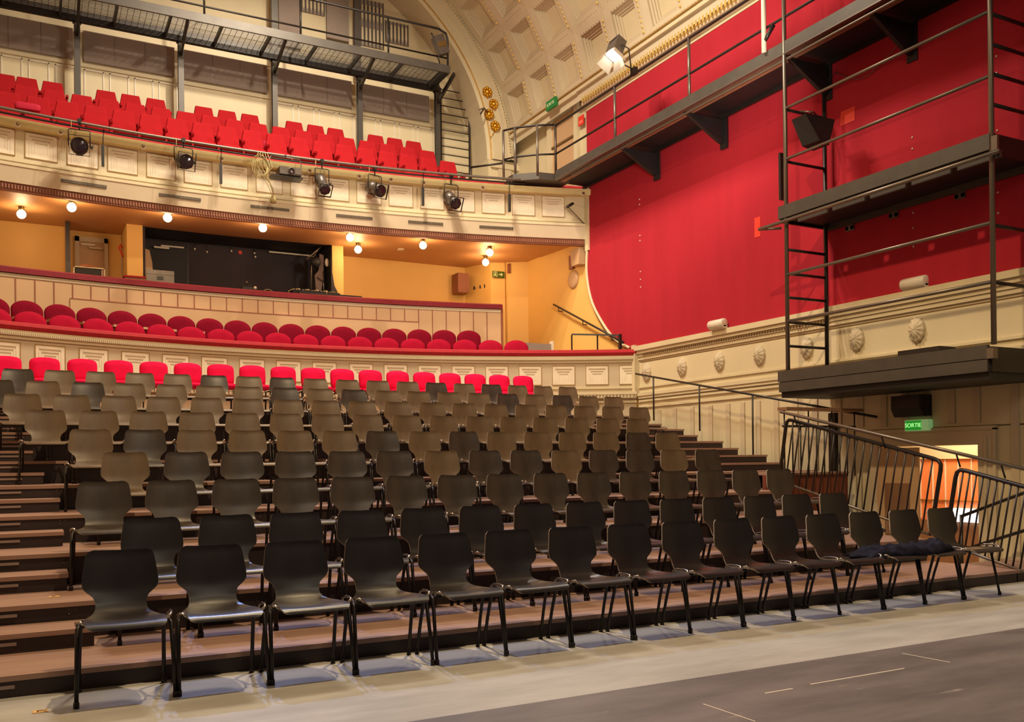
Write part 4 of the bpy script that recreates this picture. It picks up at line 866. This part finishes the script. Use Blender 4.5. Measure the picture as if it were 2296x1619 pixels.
for (a, c_) in ((s, u), (-s, u), (u, s), (-u, s)):
    b = MB(); w = .13 if a in (s, -s) else .11
    P0 = a*(.13 if c_ == u else .10); b.add([P0+c_*.10, P0-c_*.10, P0-c_*.15+a*.09+ax*.20, P0+c_*.15+a*.09+ax*.20, P0*1.04+c_*.10, P0*1.04-c_*.10, P0*1.04-c_*.15+a*.095+ax*.20, P0*1.04+c_*.15+a*.095+ax*.20], [(0, 1, 2, 3), (4, 5, 6, 7), (0, 1, 5, 4), (2, 3, 7, 6), (1, 2, 6, 5), (0, 3, 7, 4)], whitem); b.build('barn_door', t)
b = MB(); b.tube([s*.15-ax*.15, s*.15-ax*.15+Vector((.16, 0, -.04)), Vector((.30, -.1, -.2))], .012, steel2, 6); b.tube([-s*.15-ax*.15, -s*.15-ax*.15+Vector((.18, 0, -.1)), Vector((.30, -.1, -.22))], .012, steel2, 6); b.build('yoke', t)
b = MB(); b.obox((.35, -.12, -.27), (.04, 0, 0), (0, .06, 0), (0, 0, .06), steel2); b.build('clamp', t)
l = bpy.data.lights.new('floodlight_beam', 'SPOT'); l.energy = 350; l.color = (1, .97, .9); l.spot_size = 1.6; l.spot_blend = .6; l.shadow_soft_size = .1
o = bpy.data.objects.new('floodlight_beam', l); sc.collection.objects.link(o); o.location = Vector((9.15, 13.35, 8.42))+ax*.03; aim(o, o.location+ax)
tag(MB().tube([(9.45, 9.95, 8.5), (9.45, 9.95, 7.15)], .035, whitem, 10).tube([(9.45, 9.95, 7.3), (9.5, 9.8, 7.5)], .03, steel2, 6).build('white_tube'), 'short white tube hanging beside the walkway rail', 'tube')
# ------------------------------------------------------------------ steel tower with platforms and ladder
tw = thing('steel_tower', 'dark steel scaffold tower with ladder and two platforms on the red wall', 'scaffold tower', (0, 0, 0)); XI = 10.27; YA, YBb = 9.6, 6.47
for (x, y, z0, z1) in ((XO, YA, 2.5, 9.6), (XI, YA, 2.45, 6.6), (XO, YBb, 2.5, 9.6), (XI, YBb, 2.5, 9.0)):
    b = MB(); b.tube([(x, y, z0), (x, y, z1)], .030, tubem if x == XO else steel2, 8); b.build('post', tw)
for z in (6.21, 5.47, 4.22, 3.88, 3.54, 3.19, 2.85): b = MB(); b.tube([(XO, YA, z), (XI, YA, z)], .021, steel2, 6); b.build('rung', tw)
for z in (6.19, 5.85, 5.52, 5.18, 3.83, 3.19): b = MB(); b.tube([(XO, YBb, z), (XI, YBb, z)], .021, steel2, 6); b.build('rung', tw)
for z in (6.22, 5.50, 3.86, 3.2): b = MB(); b.tube([(XO, YA, z), (XO, YBb, z)], .022, tubem, 8); b.build('rail', tw)
b = MB(); b.box(XO-.04, XO, YBb, YA+.12, 4.67, 4.85, steel); b.box(XO, XI+.1, YBb-.02, YBb+.02, 4.62, 4.85, steel2); b.box(XO, XI+.1, YA+.08, YA+.12, 4.62, 4.7, steel2); b.box(XO, XI+.1, YBb, YA+.1, 4.66, 4.70, blackp); b.box(XI+.06, XI+.1, YBb, YA+.1, 4.58, 4.72, steel); b.box(XO-.055, XO-.02, YBb-.1, YBb-.03, 4.6, 4.8, tubem)
for i in range(5): b.box(XO+.0, XO+.035, YA-.25-.62*(i+1)+.12, YA-.22-.62*i, 4.56, 4.64, steel)
b.build('middle_platform', tw)
b = MB(); b.tube([(XO-.09, YBb-.15, 4.60), (XO-.09, YA+.45, 4.60)], .026, tubem, 8); b.tube([(XO-.09, YA+.45, 4.60), (XO+.1, YA+.2, 4.58)], .02, tubem, 6); b.build('bumper_tube', tw)
b = MB(); b.box(XO-.05, XO, YBb+.05, YA+.15, 2.345, 2.50, steel); b.box(XO-.05, XO, YBb+.05, YA+.13, 2.20, 2.335, steel); b.box(XO-.03, XO, YBb+.05, YA+.13, 2.33, 2.35, blackp); b.box(XO, XI+.15, YBb+.05, YA+.13, 2.12, 2.2, blackp); b.box(XO, XW-.12, YBb+.02, YBb+.06, 2.2, 2.48, steel2); b.box(XO, XW-.12, YA+.10, YA+.15, 2.2, 2.48, steel2); b.box(XO-.06, XO+.02, YBb-.03, YBb+.05, 2.34, 2.46, tubem)
b.build('lower_platform', tw)
b = MB()
for i in range(60): b.box(XO, XI+.1, YBb+.05+.0525*i, YBb+.062+.0525*i, 2.40, 2.42, steel)
for i in range(60): b.box(XO, XI+.1, YBb+.05+.0525*i, YBb+.062+.0525*i, 4.74, 4.76, steel)
b.build('grating', tw)
for y in (9.25, 8.5, 7.5): b = MB(); b.box(XI+.1, XW-.1, y-.07, y+.07, 4.50, 4.58, tubem); b.lathe((XI+.12, y-.04, 4.54), (-1, 0, 0), [(0, .03), (.02, .03)], blackp, 8); b.lathe((XI+.12, y+.05, 4.54), (-1, 0, 0), [(0, .03), (.02, .03)], blackp, 8); b.build('wall_clamp', tw)
t = thing('floodlight', 'unlit black hopper floodlight hanging behind the tower ladder', 'stage lamp', (9.72, 9.28, 5.84))
b = MB(); vs = [(-.30, -.14, .14), (.24, -.16, .14), (.24, .12, .14), (-.30, .12, .14), (-.12, -.22, -.22), (.06, -.22, -.26), (.05, .06, -.26), (-.14, .08, -.22)]
b.add(vs, [(0, 1, 2, 3), (7, 6, 5, 4), (0, 1, 5, 4), (1, 2, 6, 5), (2, 3, 7, 6), (3, 0, 4, 7)], blackp); b.build('body', t)
b = MB(); b.tube([(-.15, 0, -.05), (-.1, 0, .2), (0, 0, .26), (.1, 0, .2), (.15, 0, -.05)], .010, steel2, 6); b.tube([(0, 0, .26), (.0, .25, .36)], .012, tubem, 6); b.build('yoke', t)
MB().box(XO-.02, XO+.06, YA+.08, YA+.12, 4.95, 5.62, steel2).build('side_panel', tw)
b = MB(); b.tube([(10.36, 9.62, 6.78), (10.36, 9.47, 6.85), (10.36, 9.21, 6.67), (10.36, 9.05, 6.59), (10.36, 8.86, 6.58), (10.36, 8.67, 6.67), (10.36, 8.45, 6.77), (10.36, 8.2, 6.9)], .005, tubem, 5); tag(b.build('loose_cable'), 'thin pale cable sagging below the side walkway', 'cable')
bx('stage_monitor', 'low black box on the lower tower platform', 'box', [(9.75, 10.05, 7.35, 7.95, 2.50, 2.60, steel2)])
# small items on the red wall
for i, (y0, z0) in enumerate([(11.9, 3.47), (7.98, 3.47)]):
    t = thing('wall_light', ['small white wall light on the cornice left of the tower', 'small white wall light on the cornice behind the tower'][i], 'wall lamp', (XW-.15, y0, z0)); b = MB(); b.lathe((0, 0, .085), (0, 1, 0), [(0, .06), (.01, .08), (.36, .08), (.37, .06)], whitem, 12); b.box(-.02, .06, 0, .35, 0, .05, whitem); b.build('shade', t); b = MB(); b.box(-.07, -.06, .03, .32, .06, .075, cream2); b.build('slot', t)
b = MB()
for y, zs in ((14.4, [6.3, 6.2, 5.6, 5.5, 4.9, 4.75, 4.6]), (8.2, [5.5, 5.35, 4.5, 4.3, 4.05]), (7.0, [6.1, 5.9, 5.5, 5.2, 4.6, 4.45, 4.2])):
    for z in zs: b.sphere((XW-(.06 if y > 9.7 else .11)-.004, y, z), .014, whitem, 6)
tag(b.build('wall_hooks'), 'columns of tiny pale hooks on the red wall cloth', 'hooks')
bx('cloth_patch', 'small bright red patch on the red wall left of the tower', 'patch', [(XW-.066, XW-.059, 11.12, 11.25, 4.85, 5.17, redsign)])
bx('cloth_patch', 'small orange patch on the red wall below the walkway', 'patch', [(XW-.116, XW-.109, 9.15, 9.4, 6.05, 6.25, redsign)])
# ------------------------------------------------------------------ right aisle: handrails, barriers, landing rail
t = thing('aisle_handrail', 'long black handrail on slim posts climbing along the side wall', 'handrail', (0, 0, 0))
b = MB(); b.tube([(10.12, 14.15, 2.89), (10.12, 8.6, 1.80)], .018, steel2, 8); b.build('rail', t)
for y, z in ((13.6, 2.03), (12.3, 1.79), (11.0, 1.31)): b = MB(); b.tube([(10.12, y, z-.05), (10.12, y, 2.89-(14.15-y)*1.09/5.55)], .015, steel2, 6); b.build('post', t)
def barrier(pA, pB, h, nb, lab, group='tubular barriers beside the tiers'):
    """leaning rectangle of tube from low-right pB to high-left pA, balusters square to the rails"""
    t = thing('tubular_barrier', lab, 'barrier', (0, 0, 0), group=group)
    A = Vector(pA); B = Vector(pB); d = (B-A).normalized(); n = Vector((0, d.z, -d.y)); n = -n if n.z < 0 else n; r = .10
    n = (n*.75+Vector((0, 0, 1))*.25).normalized()
    def corner(c, a, b_): return [c+a*r, c+a*r*.4+b_*r*.08, c+a*r*.08+b_*r*.4, c+b_*r]
    TA = A+n*h; TB = B+n*h
    pts = [A, TA-n*r]+corner(TA, -n, d)[1:3]+[TA+d*r, TB-d*r]+corner(TB, -d, -n)[1:3]+[TB-n*r, B]
    b = MB(); b.tube(pts, .023, steel2, 8); b.build('frame', t)
    b = MB(); b.tube([A, B], .017, tubem, 8); b.build('bottom_rail', t)
    L = (B-A).length
    for i in range(1, nb+1): p = A+d*(L*i/(nb+1)); b = MB(); b.tube([p, p+n*h], .0105, steel2, 6); b.build('baluster', t)
    return t
barrier((8.66, 8.93, .96), (8.66, 6.66, .40), .82, 19, 'upper tubular barrier with rounded corners beside the fifth tier')
barrier((8.66, 6.48, .32), (8.66, 5.50, .08), .82, 12, 'lower tubular barrier with rounded corners at the end of the front tier')
t = thing('sloping_handrail', 'steel handrail running down above the two tubular barriers', 'handrail', (0, 0, 0))
b = MB(); b.tube([(8.60, 8.83, 1.86), (8.60, 5.45, 1.10)], .020, tubem, 8); b.build('rail', t)
for y in (8.6, 7.25, 6.3, 5.8): z = 1.86-(8.83-y)*.225; b = MB(); b.tube([(8.60, y, z), (8.64, y-.02, z-.15)], .010, steel2, 6); b.build('post', t)
b = MB(); b.tube([(8.60, 5.50, 1.12), (8.60, 5.47, .12)], .022, steel2, 8); b.build('post', t)
t = thing('landing_rail', 'wide dark shelf-like rail on thin posts above the side landing', 'railing', (0, 0, 0))
b = MB(); b.box(8.70, 10.12, 8.82, 8.99, 1.885, 1.925, woodd); b.build('shelf', t)
b = MB(); b.tube([(8.75, 8.95, 1.68), (10.1, 8.95, 1.68)], .016, steel2, 6); b.build('mid_rail', t)
for i in range(10): x = 8.78+.145*i; b = MB(); b.tube([(x, 8.95, 1.0), (x, 8.95, 1.68 if i % 3 else 1.89)], .010, steel2, 6); b.build('baluster', t)
bx('black_drape', 'narrow black strip hanging on the side wall behind the barriers', 'drape', [(10.15, 10.22, 9.36, 9.48, 1.02, 1.90, blackp)])
t = thing('stair_rail', 'dark rails of the stair going down to the side door', 'handrail', (0, 0, 0))
for q in (((9.9, 7.19, .53), (9.9, 5.6, 1.14)), ((9.9, 7.19, .12), (9.9, 5.6, .70))): b = MB(); b.tube(q, .02, steel2, 8); b.build('rail', t)
b = MB(); b.tube([(9.9, 7.19, .55), (9.9, 7.19, PIT)], .02, steel2, 8); b.build('post', t)
# side door, corridor behind, sign and box above
mb = MB()
for (a, b_, c_, e_) in ((7.1, DY0, PIT, 1.62), (DY1, 9.0, PIT, 1.62), (DY0, DY1, DZ1, 1.62)): mb.box(XW-.08, XW, a, b_, c_, e_, cream2)
mb.box(XW-.10, XW-.05, 7.08, 9.02, 1.58, 1.63, cream2); mb.box(XW-.10, XW-.05, 7.08, 7.12, PIT, 1.6, cream2); mb.box(XW-.10, XW-.08, 7.2, 7.24, PIT, 1.5, cream2)
struct(mb.build('trim_7'))
d = MB(); d.obox((XW-.06-.0, 8.53, .32), (.02, 0, 0), (0, .33, 0), (0, 0, 1.06), yellow2); d.obox((XW-.085, 8.53, .55), (.008, 0, 0), (0, .2, 0), (0, 0, .35), woodd)
d = d.build('door_3'); struct(d)
mb = MB(); mb.box(12.3, 12.4, 4.0, 14.0, PIT, 3, corr); mb.box(XW+.25, 12.3, 4.0, 14.0, 2.3, 2.4, cream); mb.box(XW+.25, 12.3, 11.9, 12.0, PIT, 3, cream); mb.box(XW+.25, 12.3, 5.0, 5.1, PIT, 3, cream)
mb.box(12.26, 12.3, 4, 14, 1.22, 2.3, cream)
mb.box(12.26, 12.3, 4, 14, PIT, .28, woodd)
for i in range(40): mb.box(12.285, 12.3, 5+.22*i, 5.015+.22*i, .30, 1.22, whitem)
mb.box(12.275, 12.3, 4, 14, .58, .595, goldline)
struct(mb.build('wall_corridor'))
tag(MB().box(12.20, 12.255, 8.5, 9.08, .28, .48, corrl).build('daylit_glass'), 'bluish white daylight patch seen low through the side door', 'glass')
l = bpy.data.lights.new('corridor_lamp', 'AREA'); l.energy = 70; l.color = (1, .72, .45); l.size = .8
o = bpy.data.objects.new('corridor_lamp', l); o.location = (11.6, 8.6, 2.25); sc.collection.objects.link(o)
t = thing('exit_sign', 'lit green exit sign over the side door', 'sign', (XW-.12, 7.98, 1.60)); b = MB(); b.box(-.03, .06, 0, .36, 0, .145, signwhite); b.build('housing', t)
b = MB(); b.box(-.034, -.03, .105, .35, .010, .135, greenlit); b.build('panel', t)
text('SORTIE', .078, mat('lit_letters', rgb(200, 255, 180), .5, emit=(.45, 1, .35, 1), estr=.9), 'lettering', t, Matrix.Translation((-.036, .228, .072)) @ Matrix.Rotation(-PI/2, 4, 'Z') @ Matrix.Rotation(PI/2, 4, 'X'))
t = thing('wall_loudspeaker', 'dark brown box loudspeaker above the lit exit sign', 'loudspeaker', (XW-.05, 8.0, 1.79)); b = MB(); b.prism([(0, 0, 0), (-.16, 0, 0), (-.22, 0, .10), (-.22, 0, .28), (0, 0, .28)], (0, .46, 0), blackp); b.build('cabinet', t)
b = MB(); b.box(-.225, -.22, .02, .44, .11, .27, steel2); b.build('grille', t)

# chalk and tape scratches on the stage floor
for i, (a, b_, w, l_) in enumerate([((4.89, 3.98), (4.92, 3.66), .010, 'thin pale scratch across the dark stage floor, nearest the pale strip'), ((3.79, 3.69), (4.55, 3.69), .012, 'long white scuff on the dark stage floor'), ((3.02, 3.67), (3.03, 3.30), .008, 'thin pale scratch on the dark stage floor, leftmost'), ((3.44, 3.67), (3.64, 3.67), .012, 'short pale scuff on the dark stage floor')]):
    b = MB(); b.beam((*a, .0008), (*b_, .0008), w, .0012, whitem); tag(b.build('floor_mark'), l_, 'floor mark')
